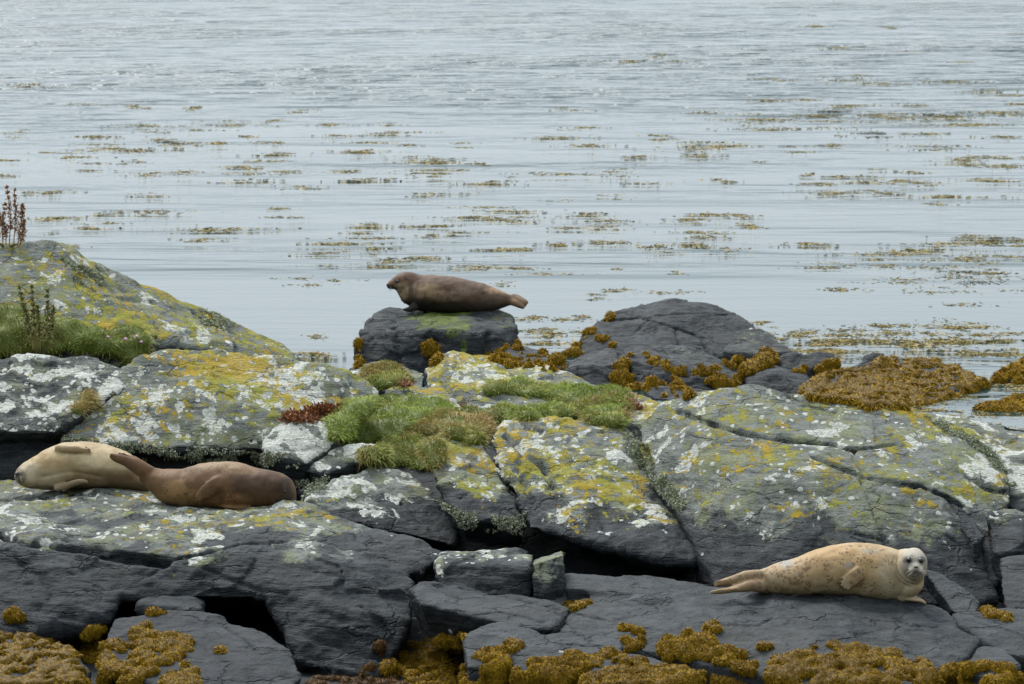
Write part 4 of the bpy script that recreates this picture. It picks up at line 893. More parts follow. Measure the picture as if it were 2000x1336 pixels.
def mat_leaf(name, root, c1, c2, c3=None, trans=.0, rough=.55, spec=.35):
    t = NT(name); tt = t.attr('t'); r = t.attr('rnd'); n = t.noise(t.pos(), 3.2, 3)
    c = t.mix(t.step(t.math('ADD', t.math('MULTIPLY', r, .6), t.math('MULTIPLY', n, .6)), .3, .85), c1, c2)
    if c3 is not None: c = t.mix(t.math('MULTIPLY', t.step(t.attr('dry'), .15, .85), .95), c, t.mix(r, c3, tuple(x * .6 for x in c3)))
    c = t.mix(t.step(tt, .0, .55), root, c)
    t.set(Base_Color=c, Roughness=rough, Specular_IOR_Level=spec)
    return t.m
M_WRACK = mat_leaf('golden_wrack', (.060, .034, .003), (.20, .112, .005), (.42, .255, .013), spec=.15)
M_WRACK_F = mat_leaf('floating_wrack_fronds', (.30, .23, .09), (.27, .19, .05), (.45, .34, .12))
M_WRACK_D = mat_leaf('dark_wrack_fronds', (.05, .045, .025), (.07, .06, .03), (.14, .115, .05))
M_RUST = mat_leaf('rusty_wrack', (.02, .010, .004), (.075, .036, .008), (.17, .08, .012))
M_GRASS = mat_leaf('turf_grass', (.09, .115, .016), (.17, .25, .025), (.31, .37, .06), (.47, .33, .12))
M_TUFT = mat_leaf('shrubby_lichen', (.10, .11, .065), (.25, .27, .18), (.42, .44, .32))
M_RED = mat_leaf('red_stonecrop', (.06, .025, .012), (.19, .062, .026), (.34, .15, .06))
M_DRYHEAD = mat_leaf('dry_thrift', (.20, .12, .05), (.42, .25, .12), (.55, .36, .2))
M_GREEN = mat_leaf('dock_green', (.10, .10, .03), (.16, .19, .045), (.32, .27, .10))
M_DOCK = mat_leaf('dock_brown', (.18, .09, .05), (.24, .12, .06), (.38, .22, .11))
M_PINK = mat_plain('thrift_pink', (.62, .36, .50), .7, .2)

# ---- seaweed on the rocks
def wrack(label, poly, dens=1.0, r=(.016, .042), L=(.014, .034), mat=None, flat=.95, hang=.5, leaf=1.0, name='wrack_clump', kind=None, gap=.14, lumps=1.0):
    area = abs(sum(a[0] * b[1] - b[0] * a[1] for a, b in zip(poly, poly[1:] + poly[:1]))) / 2
    P, N = hits(poly, int(area / 42 * dens * lumps) + 6)
    if len(P) < 3: print('few hits', label); return
    if gap:
        k = perlin(P * 5.5 + 3) > (gap - .5) * .9; P, N = (P[k], N[k]) if k.sum() > 5 else (P, N)
    dist = np.linalg.norm(P.mean(0) - np.array(CAM)); s = dist / 25.0
    N = N * .7 + np.array([0, -.15, .45]); N /= np.linalg.norm(N, axis=1)[:, None]
    hv = .5 + 1.0 * np.clip(perlin(P * 4.2 + 8) + .4, 0, 1.2); P = P + N * (hv * r[0] * .5)[:, None]
    me = mound(P, N, r[0] * s ** .5, r[1] * s ** .5, flat, .0175 * s, .3, 1)
    nl = int(min(area * 8.5 * dens * leaf / s ** .3, 60000)); Q, M = on_mesh(me, nl)
    D = M * .75 + RNG.normal(size=Q.shape) * .55 + np.array([0, -.1, -hang])
    Ls = (L[0] + (L[1] - L[0]) * RNG.random(nl)) * s
    b = blades(Q - M * .006, D, Ls, .0085 * s * (.7 + .7 * RNG.random(nl)), .35, 1, face=M)
    lum = perlin(Q * 7.0) * .35 + .5
    b = (b[0], b[1], .25 + .75 * b[2], np.clip(np.repeat(lum, len(b[0]) // nl) * .75 + b[3] * .25, 0, 1))
    props = dict(label=label, category='seaweed')
    if kind: props['kind'] = kind
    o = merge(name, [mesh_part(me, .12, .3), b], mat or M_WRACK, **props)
    nb = M + .5 * RNG.normal(size=M.shape); nb /= np.linalg.norm(nb, axis=1)[:, None]
    smooth_shade(o.data); o.data.normals_split_custom_set_from_vertices(np.vstack([get_no(me), np.repeat(nb, len(b[0]) // nl, 0)]).tolist())
    bpy.data.meshes.remove(me); return o

WRACK = [
 ('golden seaweed mound covering the rock in the near corner', [(-300, 1245), (60, 1238), (120, 1262), (172, 1295), (165, 1340), (-300, 1345)], dict(dens=1.2)),
 ('small round seaweed tuft on the front of the large slab', [(12, 1200), (28, 1188), (45, 1196), (44, 1212), (22, 1216)], {}),
 ('upright seaweed drape at the side of the draped rock', [(150, 1260), (170, 1228), (200, 1222), (205, 1262), (190, 1290), (168, 1296)], {}),
 ('ragged seaweed drape over the front of the rounded rock under the arch', [(200, 1270), (225, 1252), (252, 1262), (262, 1222), (290, 1215), (300, 1245), (318, 1235), (350, 1240), (385, 1258), (372, 1275), (345, 1282), (385, 1310), (400, 1345), (200, 1345)], dict(dens=1.1, gap=.22)),
 ('narrow strip of seaweed along the top of the rounded rock under the arch', [(284, 1194), (305, 1190), (330, 1196), (328, 1202), (290, 1202)], {}),
 ('little seaweed tuft on the flank of the rounded rock under the arch', [(428, 1272), (438, 1270), (444, 1282), (434, 1288)], {}),
 ('slanting seaweed bank left of the smooth grey hump', [(738, 1310), (770, 1285), (800, 1262), (850, 1250), (890, 1236), (910, 1240), (905, 1285), (885, 1300), (895, 1345), (800, 1345), (790, 1320)], dict(dens=1.1)),
 ('rounded seaweed mound in front of the smooth grey hump', [(905, 1300), (925, 1285), (950, 1270), (985, 1272), (992, 1295), (985, 1345), (905, 1345)], {}),
 ('seaweed cushion sitting on the broad grey hump', [(990, 1258), (1005, 1254), (1022, 1260), (1020, 1274), (994, 1274)], {}),
 ('wide seaweed mat in front of the broad grey hump', [(1005, 1310), (1040, 1290), (1090, 1285), (1120, 1280), (1155, 1290), (1150, 1345), (1005, 1345)], dict(dens=1.1)),
 ('seaweed ridge between the broad hump and the nearly covered hump', [(1140, 1300), (1175, 1275), (1215, 1272), (1225, 1290), (1330, 1310), (1420, 1325), (1470, 1345), (1140, 1345)], dict(dens=1.1, gap=.08)),
 ('upright seaweed tuft at the left end of the seal rock', [(1208, 1230), (1232, 1222), (1256, 1235), (1255, 1265), (1228, 1272), (1212, 1255)], {}),
 ('sagging seaweed garland on the lower face of the seal rock', [(1285, 1262), (1300, 1248), (1345, 1240), (1388, 1245), (1395, 1262), (1440, 1272), (1478, 1300), (1470, 1315), (1420, 1302), (1380, 1290), (1300, 1285)], dict(gap=.1)),
 ('single small seaweed tuft high on the seal rock face', [(1378, 1226), (1390, 1219), (1404, 1224), (1400, 1234), (1382, 1235)], {}),
 ('thick seaweed bank below the pale seal', [(1500, 1320), (1512, 1285), (1560, 1278), (1575, 1264), (1625, 1258), (1670, 1264), (1700, 1270), (1750, 1275), (1760, 1295), (1800, 1285), (1832, 1310), (1830, 1345), (1500, 1345)], dict(dens=1.25)),
 ('pair of tiny seaweed tufts beside the thick bank', [(1488, 1264), (1505, 1262), (1505, 1270), (1490, 1270)], {}),
 ('seaweed mound in front of the small grey hump by the seal rock', [(1840, 1310), (1860, 1300), (1900, 1294), (1960, 1300), (1990, 1320), (2005, 1345), (1840, 1345)], dict(dens=1.1)),
 ('rust tinged seaweed in the gap beyond the leaning slab', [(1912, 1188), (1930, 1190), (1955, 1202), (1975, 1205), (1968, 1215), (1925, 1205)], {}),
 ('thin seaweed line in the gap left of the seal rock', [(1105, 1182), (1130, 1178), (1150, 1180), (1130, 1190), (1110, 1196)], dict(r=(.02, .04))),
 ('seaweed mound beside the mossy boulder', [(945, 695), (970, 680), (1000, 668), (1040, 672), (1070, 688), (1110, 705), (1110, 722), (1000, 722)], dict(r=(.016, .036), hang=.8, L=(.014, .032), gap=.25)),
 ('seaweed tuft hanging on the mossy boulder face', [(826, 672), (840, 668), (858, 678), (862, 695), (852, 715), (836, 710), (830, 690)], {}),
 ('narrow seaweed fringe on the left edge of the mossy boulder', [(696, 668), (704, 662), (706, 690), (702, 720), (696, 715)], {}),
 ('seaweed slope on the left end of the bare hump', [(1100, 680), (1120, 655), (1150, 632), (1170, 630), (1162, 650), (1140, 668), (1130, 685)], dict(r=(.016, .036), hang=.8, L=(.014, .032), gap=.25)),
 ('small seaweed patch low on the bare hump', [(1165, 660), (1185, 655), (1205, 668), (1190, 680), (1168, 678)], dict(r=(.016, .036), hang=.8, L=(.014, .032), gap=.25)),
 ('tiny seaweed patch on the shoulder of the bare hump', [(1178, 620), (1195, 614), (1200, 620), (1184, 628)], {}),
 ('seaweed hanging between the two lobes of the knobbly black rock', [(1195, 715), (1220, 700), (1235, 690), (1228, 720), (1250, 750), (1235, 765), (1200, 745)], dict(r=(.016, .036), hang=.8, L=(.014, .032), gap=.25)),
 ('seaweed curtain across the striped black rock', [(1260, 690), (1290, 700), (1310, 712), (1400, 718), (1410, 728), (1330, 735), (1290, 722), (1262, 705)], dict(r=(.016, .036), hang=.8, L=(.014, .032), gap=.25)),
 ('round seaweed mound below the knobbly black rock', [(1255, 740), (1280, 730), (1320, 735), (1340, 755), (1360, 775), (1290, 775), (1262, 762)], dict(r=(.016, .036), hang=.8, L=(.014, .032), gap=.25)),
 ('seaweed patch in the dip of the striped black rock', [(1375, 738), (1400, 732), (1440, 735), (1450, 752), (1400, 760)], dict(r=(.016, .036), hang=.8, L=(.014, .032), gap=.25)),
 ('low seaweed strip left of the knobbly black rock', [(1080, 700), (1110, 690), (1135, 692), (1110, 708), (1085, 712)], dict(r=(.04, .08), hang=.6)),
 ('seaweed patch between the flat and the striped black rocks', [(1405, 700), (1450, 698), (1455, 715), (1420, 718)], dict(r=(.016, .036), hang=.8, L=(.014, .032), gap=.25)),
 ('seaweed collar around the rounded black rock', [(1470, 702), (1500, 695), (1520, 705), (1500, 715), (1455, 740), (1450, 725)], dict(r=(.04, .08), hang=.6)),
 ('seaweed on the right end of the flat black rock', [(1545, 720), (1580, 716), (1620, 700), (1650, 712), (1600, 732), (1560, 735)], dict(r=(.016, .036), hang=.8, L=(.014, .032), gap=.25)),
 ('widest golden seaweed carpet sloping into the tidal pool', [(1560, 755), (1590, 740), (1640, 718), (1690, 725), (1735, 690), (1790, 690), (1860, 704), (1935, 735), (1935, 750), (1890, 772), (1830, 792), (1790, 798), (1720, 800), (1640, 785), (1570, 775)], dict(r=(.022, .052), flat=.6, hang=1.0, L=(.02, .045), dens=1.3, lumps=1.5, kind='stuff', name='wrack_carpet')),
 ('seaweed mound on the far side of the tidal pool', [(1928, 730), (1945, 712), (1980, 690), (2010, 685), (2010, 745), (1950, 745)], dict(r=(.022, .05), flat=.7, hang=.9, L=(.02, .042))),
 ('seaweed mound on the near side of the tidal pool', [(1905, 800), (1940, 775), (1980, 760), (2010, 755), (2010, 808), (1950, 808)], dict(r=(.022, .05), flat=.7, hang=.9, L=(.02, .042))),
]
for lb, pl, kw in WRACK: wrack(lb, pl, **kw)
wrack('rusty seaweed wisps at the dark foot of the large slab', [(690, 1300), (715, 1270), (740, 1255), (750, 1270), (735, 1300), (700, 1320)], dens=.6, gap=.5, r=(.015, .04), mat=M_RUST)
wrack('brown film of seaweed along the waterline below the large slab', [(600, 1326), (760, 1322), (800, 1345), (600, 1345)], dens=.8, r=(.02, .045), flat=.4, mat=M_RUST)
print('wrack', round(time.time() - T0, 1))

# ---- shrubby lichen in the clefts and under rims
def tufts(label, poly, n, L=(.012, .028), only=None):
    P, N = hits(poly, n, only)
    if len(P) < 5: return
    k = perlin(P * 6 + 2) > -.15; P, N = P[k], N[k]; m = 9
    Q = np.repeat(P, m, 0); M = np.repeat(N, m, 0); D = M + RNG.normal(size=Q.shape) * .7
    b = blades(Q - M * .004 + RNG.normal(size=Q.shape) * .008, D, L[0] + (L[1] - L[0]) * RNG.random(len(Q)), .009, .15, 2)
    merge('lichen_tufts', [b], M_TUFT, kind='stuff', label=label, category='lichen')
tufts('grey green tufted lichen filling the cleft between the overhanging rock and the huge dome', [(1215, 830), (1240, 850), (1290, 920), (1340, 985), (1330, 1000), (1270, 940), (1225, 880)], 1500)
tufts('tufted lichen under the rim of the yellow lichened dome', [(120, 850), (300, 870), (500, 880), (600, 890), (600, 912), (450, 905), (230, 895), (130, 885)], 1500)
tufts('tufted lichen along the lower edge of the wedge rock', [(850, 970), (900, 1000), (1000, 1010), (1030, 1000), (1020, 1040), (900, 1030)], 500)
tufts('tufted lichen along the long crack behind the outer rock', [(1800, 810), (1860, 830), (1940, 880), (1985, 950), (1970, 960), (1925, 890), (1840, 840)], 800)
tufts('tufted lichen on the crest of the far ridge', [(120, 505), (190, 520), (215, 560), (180, 570), (140, 540)], 400, (.02, .05))
tufts('tufted lichen on the knob of the far ridge', [(385, 605), (430, 615), (450, 645), (420, 645), (390, 630)], 300, (.02, .05))
tufts('tufted lichen beside the head of the brown seal', [(578, 940), (640, 930), (640, 950), (590, 975)], 250)

# ---- turf
def turf(label, poly, lumps, n, L=(.045, .115), r=(.05, .12), dry=.28, dryx=None, flat=.7, name='grass_cushion', W=.0036, up=.7):
    P, N = hits(poly, lumps); n = int(n * 1.35)
    if len(P) < 3: print('few', label); return
    N = N * .4 + np.array([0, -.1, .7]); N /= np.linalg.norm(N, axis=1)[:, None]
    me = mound(P, N, r[0], r[1], flat, .036, .3); Q, M = on_mesh(me, n)
    cl = np.stack([perlin(Q * 3.1), perlin(Q * 3.1 + 50), np.zeros(n)], 1) * 1.1
    D = M * .8 + np.array([0, 0, up]) + cl + RNG.normal(size=Q.shape) * .32
    Ls = (L[0] + (L[1] - L[0]) * RNG.random(n)) * (1 + .5 * perlin(Q * 5))
    V, F, T, R = blades(Q - M * .01, D, Ls, W * (.7 + .6 * RNG.random(n)), .55, 2)
    d = np.clip(dry + .55 * perlin(Q * 2.3 + 4) + .25 * RNG.normal(size=n), 0, 1)
    if dryx is not None: d = np.clip(d + dryx(Q), 0, 1)
    mm = mesh_part(me, .05, .4) + (np.full(len(me.vertices), dry),)
    o = merge(name, [mm, (V, F, .15 + .85 * T, R, np.repeat(d, len(V) // n))], M_GRASS, label=label, category='grass', kind='stuff'); bpy.data.meshes.remove(me); return o
turf('long green turf bank with pink thrift at its end by the dock plant', [(-260, 600), (30, 605), (110, 632), (240, 645), (305, 655), (285, 695), (275, 708), (180, 688), (20, 694), (-260, 700)], 220, 16000, dry=.42, L=(.035, .09))
turf('biggest bright green grass cushion in the middle of the outcrop', [(648, 840), (660, 805), (700, 788), (770, 780), (850, 788), (888, 805), (850, 838), (760, 862), (690, 874), (645, 866)], 140, 12000, dry=.15, L=(.04, .10))
turf('thin green grass strip behind the overhanging rock', [(890, 812), (1000, 800), (1100, 804), (1205, 808), (1205, 828), (1100, 814), (1000, 820), (930, 826)], 90, 6000, dry=.2, r=(.05, .10))
turf('straw coloured grass cushion drooping over the wedge rock', [(790, 855), (830, 834), (880, 816), (945, 828), (960, 852), (930, 864), (870, 852)], 70, 6500, dry=.72, r=(.05, .12))
turf('lowest mixed green and straw grass tuft above the streaked rock', [(702, 900), (740, 876), (800, 856), (850, 870), (862, 905), (840, 925), (780, 906)], 70, 6000, dry=.45, r=(.05, .11))
turf('green grass strip across the pale boulder shelf', [(930, 752), (1000, 748), (1100, 762), (1200, 762), (1228, 782), (1215, 800), (1130, 795), (1050, 778), (960, 765)], 100, 8000, dry=.25, r=(.05, .11))
turf('dry brown grass patch in front of the mossy boulder', [(700, 745), (712, 722), (760, 720), (798, 738), (805, 752), (740, 756)], 50, 4500, dry=.6, r=(.05, .11))
turf('green tussock at the right end of the strip beside the straw blades', [(1110, 812), (1150, 800), (1212, 800), (1212, 832), (1170, 828)], 40, 3500, dry=.3, r=(.06, .12))
turf('small reddish grass tuft in the cleft beside the white lichen dome', [(142, 805), (170, 768), (196, 770), (175, 795), (150, 815)], 14, 900, dry=.6, r=(.03, .06), L=(.06, .14))
turf('wispy straw blades standing beside the cleft of the huge dome', [(1186, 838), (1198, 812), (1218, 815), (1212, 838)], 8, 420, dry=1.0, r=(.03, .05), L=(.14, .26), up=2.2)

# ---- red stonecrop
def red_patch(label, poly, n):
    P, N = hits(poly, n)
    if len(P) < 4: return
    k = perlin(P * 7) > -.25; P, N = P[k], N[k]; N = N * .6 + np.array([0, 0, .6])
    Q = np.repeat(P, 14, 0); M = np.repeat(N, 14, 0); Q = Q + RNG.normal(size=Q.shape) * .018
    b = blades(Q, M + RNG.normal(size=Q.shape) * .6, .03 + .03 * RNG.random(len(Q)), .016, .2, 2)
    merge('stonecrop', [b], M_RED, kind='stuff', label=label, category='plant')
red_patch('dark red stonecrop band at the left of the biggest grass cushion', [(545, 812), (600, 803), (640, 795), (668, 795), (655, 825), (600, 825), (550, 825)], 260)
red_patch('tiny red stonecrop patch beside the straw blades', [(1228, 800), (1250, 796), (1258, 803), (1232, 806)], 50)
red_patch('small rusty red patch below the dry brown grass', [(770, 748), (810, 745), (800, 756), (775, 756)], 40)

# ---- tubes and dock plants
def stalk(pts, r0, r1, seg=5):
    C = catmull([list(p) for p in pts], 5); T = np.gradient(C, axis=0); T /= np.linalg.norm(T, axis=1)[:, None]; th = np.linspace(0, 2 * np.pi, seg, endpoint=False); V = []
    for i, (c, t) in enumerate(zip(C, T)):
        s = np.cross(t, [0.3, 1, 0.1]); s /= np.linalg.norm(s); u = np.cross(t, s); r = r0 + (r1 - r0) * i / (len(C) - 1)
        V.append(c + r * (np.outer(np.cos(th), s) + np.outer(np.sin(th), u)))
    V = np.vstack(V); F = []
    for i in range(len(C) - 1):
        for j in range(seg):
            a, b = i * seg + j, i * seg + (j + 1) % seg; F += [(a, b, b + seg), (a, b + seg, a + seg)]
    return V, np.array(F), C
def child_mesh(name, parts, mat, root):
    V = np.vstack([p[0] for p in parts]); o = 0; F = []
    for p in parts: F.append(np.asarray(p[1]) + o); o += len(p[0])
    me = mesh_np(name, V - np.array(root.location), F); fattr(me, 't', np.concatenate([p[2] for p in parts])); fattr(me, 'rnd', np.concatenate([p[3] for p in parts]))
    return link(name, me, mat, root)
def dock(label, base, Y, stems, leaves, mat_seed, dense=1.0):
    b = at(base[0], base[1], Y); root = link('dock_plant', None, loc=b, label=label, category='plant')
    for (bx, by, mx_, my_, tx, ty, w) in stems:
        pts = [at(bx, by, Y + w), at(mx_, my_, Y + w), at(tx, ty, Y + w)]
        V, F, C = stalk(pts, .006, .002); child_mesh('stem', [(V, F, np.full(len(V), .7), np.full(len(V), .5))], M_DOCK if mat_seed is M_DOCK else M_GREEN, root)
        n = int(230 * dense); i = RNG.integers(int(len(C) * .28), len(C), n); Q = C[i] + RNG.normal(size=(n, 3)) * .022 * (1.1 - i / len(C))[:, None]
        bl = blades(Q, RNG.normal(size=(n, 3)) * .8 + np.array([0, 0, .6]), .022 + .020 * RNG.random(n), .014, .2, 2); child_mesh('seed_head', [bl], mat_seed, root)['kind'] = 'stuff'
    for (bx, by, tx, ty, w, wd, mat) in leaves:
        p, q = at(bx, by, Y + w), at(tx, ty, Y + w - .08); d = np.array(q - p)[None]
        bl = blades(np.array(p)[None], d, np.linalg.norm(d), wd, .25, 4, side=np.array([[0, 1.0, .5]])); child_mesh('leaf', [bl], mat, root)
    return root
def ground_y(px, py): h = cast(px, py); return h[0].y if h else 34
yb = ground_y(25, 482)
dock('tall rust brown dock seed spikes standing against the water on the far ridge', (24, 482), yb,
     [(6, 482, 4, 440, 10, 400, .0), (18, 482, 20, 420, 14, 366, .02), (26, 484, 30, 425, 28, 372, -.02), (34, 480, 42, 430, 44, 400, .01), (12, 482, 10, 450, -4, 412, .03), (36, 484, 44, 460, 47, 432, -.03)], [(20, 484, 34, 470, 0, .03, M_DOCK), (8, 484, -6, 466, 0, .03, M_GREEN)], M_DOCK, .8)
yb = ground_y(75, 688) - .35
dock('leafy green dock with browning seed spikes on the left turf bank', (72, 690), yb,
     [(66, 688, 50, 620, 38, 562, 0), (72, 688, 66, 620, 62, 560, .03), (78, 688, 78, 640, 72, 600, -.03), (84, 688, 92, 625, 92, 568, 0), (88, 688, 100, 640, 104, 600, .02), (70, 688, 56, 640, 48, 600, -.02)],
     [(70, 690, 40, 672, 0, .05, M_GREEN), (74, 690, 70, 650, -.05, .06, M_GREEN), (80, 690, 108, 660, 0, .05, M_GREEN), (84, 690, 62, 640, .02, .05, M_GREEN), (66, 692, 22, 694, -.05, .05, M_GREEN), (90, 692, 98, 690, -.1, .045, M_RED), (86, 690, 92, 655, -.1, .05, M_GREEN), (78, 694, 60, 690, -.12, .05, M_RED)], M_GREEN, 1.3)
for (px, py, lb) in ((211, 658, 'pink thrift flower on the left turf bank, alone on the dock side'), (246, 662, 'pink thrift flower in the middle of the left turf bank group'), (267, 657, 'pink thrift flower standing highest at the end of the left turf bank'), (276, 668, 'pink thrift flower drooping lowest at the end of the left turf bank')):
    Y = ground_y(px, py + 12) - .12; p = at(px, py, Y); b = at(px, py + 26, Y)
    root = link('thrift_flower', None, loc=b, label=lb, category='flower', group='pink thrift flowers on the left turf bank')
    V, F, C = stalk([b, (b + p) / 2, p], .003, .002); child_mesh('stem', [(V, F, np.full(len(V), .8), np.full(len(V), .4))], M_GREEN, root)
    bm = bmesh.new(); bmesh.ops.create_icosphere(bm, subdivisions=2, radius=.017)
    for v in bm.verts: v.co *= 1 + random.uniform(-.15, .15); v.co.z *= .75
    me = bpy.data.meshes.new('flower_head'); bm.to_mesh(me); bm.free(); link('flower_head', me, M_PINK, root, loc=p - b)
def dry_heads(label, poly, n):
    P, N = hits(poly, n); parts = []
    for p in P:
        h = RNG.uniform(.05, .13); top = p + np.array([RNG.normal() * .03, RNG.normal() * .03, h])
        V, F, C = stalk([p, (p + top) / 2, top], .0022, .0015, 4); parts.append((V, F, np.full(len(V), .2), np.full(len(V), .4)))
        parts.append(blades(np.repeat(top[None], 12, 0), RNG.normal(size=(12, 3)) + np.array([0, 0, .5]), .016, .010, 0, 2))
    if parts: merge('dry_thrift_heads', parts, M_DRYHEAD, kind='stuff', label=label, category='dry flowers')
dry_heads('pale dry thrift heads above the straw coloured grass cushion', [(850, 825), (900, 808), (960, 815), (965, 850), (900, 850)], 60)
dry_heads('tan dry thrift heads at the end of the grass strip by the straw blades', [(1130, 800), (1160, 790), (1230, 785), (1250, 800), (1215, 818), (1150, 808)], 70)
dry_heads('dry thrift heads scattered over the lowest grass tuft', [(730, 890), (800, 868), (850, 885), (840, 915)], 30)
P, N = hits([(1248, 870), (1262, 868), (1275, 895), (1262, 905), (1250, 890)], 60)
if len(P): merge('cleft_plant', [blades(np.repeat(P, 4, 0), np.repeat(N, 4, 0) + RNG.normal(size=(len(P) * 4, 3)) * .7, .04, .02, .2, 2)], M_GREEN, label='small bright green plant growing in the cleft of the huge dome', category='plant', kind='stuff')
print('turf', round(time.time() - T0, 1))

# ---- wrack floating on the sea
MATS = [(90,167,95),(172,202,75,1.2),(257,207,25),(290,213,20),(375,212,30),(580,222,50),(285,244,100),(460,244,100),(540,236,40),(640,241,60),(18,270,40),(175,267,85),(310,275,45),(200,286,85,1.9),(335,285,50,1),(365,279,25),(440,281,45,1.4),(515,281,55),(485,268,25),(270,291,70),(155,304,70),(95,298,25),(25,312,50),(180,323,80),(245,319,40),(500,317,70),(540,301,50),(470,328,60,1.2),(290,338,60),(360,338,40),(480,345,100),(570,335,40),(90,373,80,1.2),(300,418,110),(90,430,90),(180,444,75),(420,443,150,1.1),(415,454,50),(400,468,60),
 (760,261,70),(700,272,110),(720,297,70,1.2),(800,284,40),(905,284,35),(830,303,60),(840,315,100),(680,335,50),(840,337,90,1.4),(835,345,60,1.5),(720,352,70),(960,355,80),(930,321,25),(1115,251,60),(1080,268,80),(1140,285,80),(1095,343,50,1.4),(1200,338,80),(1070,339,40),(845,382,70),(970,411,110,1.4),(930,423,130),(1150,418,50),(1180,437,110,1.5),(850,440,60),(980,425,100),(700,445,60),(880,455,70),(690,466,130,1.3),(1230,122,65),(1275,107,30),(1330,122,35),(1340,430,60),(1380,458,60),(1260,310,40),(1290,268,40),
 (1570,28,35),(1595,51,40),(1640,95,70,1.5),(1740,55,20),(1765,100,30),(1890,122,45),(1960,66,60),(1670,157,90,1.5),(1730,164,110),(1870,160,80),(1685,145,40),(1520,155,60),(1930,175,100),(1500,199,60),(1560,195,60),(1650,207,90),(1800,202,70),(1960,186,80,1.4),(1385,222,80,1.2),(1460,238,130,1.9),(1590,222,80,1.6),(1560,241,220,1.2),(1740,226,80,1.8),(1850,228,100,1.8),(1960,222,120,1.9),(1985,203,40,1.6),(1900,242,180,1.3),(1810,261,60),(1960,268,50),(1480,253,90),(1370,282,110,1.4),(1425,286,50),(1560,294,60),(1820,292,130,1.4),(1360,302,60),(1630,285,40),(1880,308,80,1.3),(1950,306,110,1.4),(1975,328,80,1.3),(1660,344,90),(1800,357,80,1.3),(1700,357,100),(1920,347,110,1.2),(1600,361,60),(1640,379,100,1.1),(1730,376,60),(1850,384,120),(1400,421,70),(1440,420,50,1.3),(1370,448,65,1.1),(1470,446,50),
 (1890,463,70,1.3),(1860,472,160,1.3),(1960,470,100,1.3),(1720,498,150,1.4),(1810,491,60,1.3),(1850,505,150,1.3),(1950,500,120),(1625,521,80),(1920,516,60),(1840,535,160),(1930,545,160,1.7),(1750,556,130,1.6),(1640,566,60),(1850,565,120,.7),(1310,572,80,.7),(1560,475,70),(1350,480,60),(1410,486,60),(1290,482,60),(625,495,60),(610,550,90,1.2),(730,492,60),(840,505,80,1.1),(780,510,60),(745,520,70),(985,485,100,1.2),(1070,525,80),(910,524,100,1.2),(980,525,90,1.2),(1160,474,80,1.3),(1080,475,60),(1035,622,60,1.5),(1090,625,80),(1050,645,60),(1140,623,40),(1160,578,30,.6),
 (1490,638,40),(1590,648,80),(1700,650,60),(1780,655,150,1.7),(1640,660,120,1.4),(1900,655,140,1.5),(1980,665,100),(1700,668,160,1.5),(1850,672,160,1.5),(1600,672,120,1.7),(1560,690,160,1.7),(1930,690,120,1.3),(1780,682,140,1.5),(1640,690,100,1.4),(1720,640,30),(1920,640,50),(1080,655,100,1.4),(1060,670,80,1.5),(1130,650,60),(620,655,20),(610,692,50),(590,690,40),(1500,660,60,1.4),(1450,692,200,1.6),(1850,760,100,1.5),(1940,755,120,1.6),(1830,800,120,1.5),(1950,822,140,1.9),(1900,838,140,1.9),(1990,790,60),(1850,778,80),(1800,790,80,1.3)]
def mat_fronds(cx, cy, w, dens=1.0):
    c = on_z(cx, cy); k = c.y / FOC; Wm = w * k * .5; n = int(min(2600, (100 + 420 * Wm) * dens * min(1.0, 60 / c.y + .35)))
    hp = (2.2 + .018 * w) * (1 + .0045 * cy) * (.8 + .25 * dens); dy = hp * c.y ** 2 / (FOC * CAM.z) * .55      # near mats look deeper than far ones
    rows = RNG.integers(2, 5); ro = RNG.normal(size=rows) * dy * .7; rx = RNG.normal(size=rows) * Wm * .4
    i = RNG.integers(0, rows, n); x = c.x + rx[i] + RNG.laplace(size=n) * Wm * .42; y = c.y + ro[i] + RNG.laplace(size=n) * dy * .12
    P = np.stack([x, y, .001 + .006 * RNG.random(n)], 1)
    keep = perlin(P * [3.1, 1.3, 1]) + perlin(P * [9, 3, 1]) * .5 + RNG.normal(size=n) * .35 > -.12; P = P[keep]; n = len(P)
    s = max(1.0, c.y / 55) ** .7
    D = np.stack([RNG.normal(size=n) + .3 * np.sign(RNG.normal(size=n)), RNG.normal(size=n) * .4, .01 + .16 * RNG.random(n) ** 4], 1)
    L = (.03 + .075 * RNG.random(n) ** 1.5) * s
    return blades(P, D, L, (.005 + .005 * RNG.random(n)) * s, .06, 2)
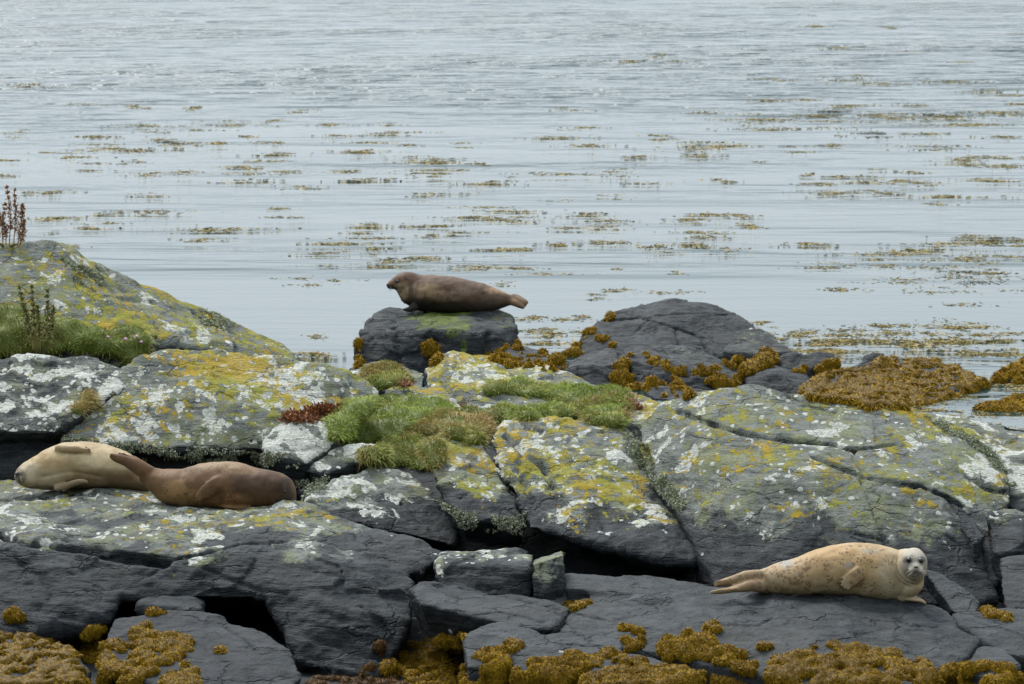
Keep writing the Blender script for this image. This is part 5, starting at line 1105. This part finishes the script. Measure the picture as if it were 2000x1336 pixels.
BIG = {(200,286): 'compact golden wrack raft floating left of the open water', (1460,238): 'long low golden wrack raft leading the drifting weed field', (1640,95): 'lone golden wrack patch floating far out on the rippled water', (1670,157): 'olive golden wrack raft on the far edge of the ripples', (840,337): 'golden wrack raft floating above the dark seal in the calm band', (970,411): 'brown and gold wrack raft just above the line of the dark seal', (1180,437): 'wrack raft with a raised tuft floating beyond the bare hump', (1035,622): 'short dense wrack mat floating beside the mossy boulder', (1750,556): 'raised brown wrack tuft floating beyond the side hump', (1095,343): 'bright orange wrack spot floating in the calm band', (420,443): 'broad thin wrack mat floating beyond the far ridge', (90,373): 'thin wrack streak floating behind the rust brown dock spikes', (610,550): 'low wrack streak floating left of the dark seal head', (172,202): 'farthest wrack raft on the side of the dock spikes'}
groups = {}
for m in MATS:
    if m[1] > 630 and m[0] > 1400: m = (m[0], m[1], m[2], (m[3] if len(m) > 3 else 1.0) * 1.6)
    b = mat_fronds(*m)
    if (m[0], m[1]) in BIG: merge('floating_wrack', [b], M_WRACK_F, kind='stuff', label=BIG[(m[0], m[1])], category='seaweed', group='wrack rafts floating on the sea')
    else: groups.setdefault('far' if m[1] < 250 else 'middle' if m[1] < 600 else 'near', []).append(b)
for (cx, cy, w) in ((1625, 225, 60), (1710, 262, 60), (335, 285, 45), (1850, 226, 70), (1960, 463, 60), (1900, 545, 80)):
    groups.setdefault('dark', []).append(mat_fronds(cx, cy, w, 2.2))
for i in range(70):
    cx, cy = RNG.uniform(0, 2000), 215 + 420 * RNG.random()
    if cx < 600 and cy > 480 or (cy < 300 and cx < 1000 and RNG.random() < .6): continue
    groups['middle' if cy > 250 else 'far'].append(mat_fronds(cx, cy, RNG.uniform(15, 70), RNG.uniform(.25, .7)))
LBL = dict(far='sparse wrack flecks drifting on the far rippled water', middle='thin golden wrack drifting in the calm band behind the rocks', near='dense shallow wrack floating by the seaweed carpet and the tidal pool', dark='dark sunken wrack heads breaking the surface among the golden weed')
for k, v in groups.items(): merge('drifting_wrack', v, M_WRACK_D if k == 'dark' else M_WRACK_F, kind='stuff', label=LBL[k], category='seaweed')
print('all', round(time.time() - T0, 1))
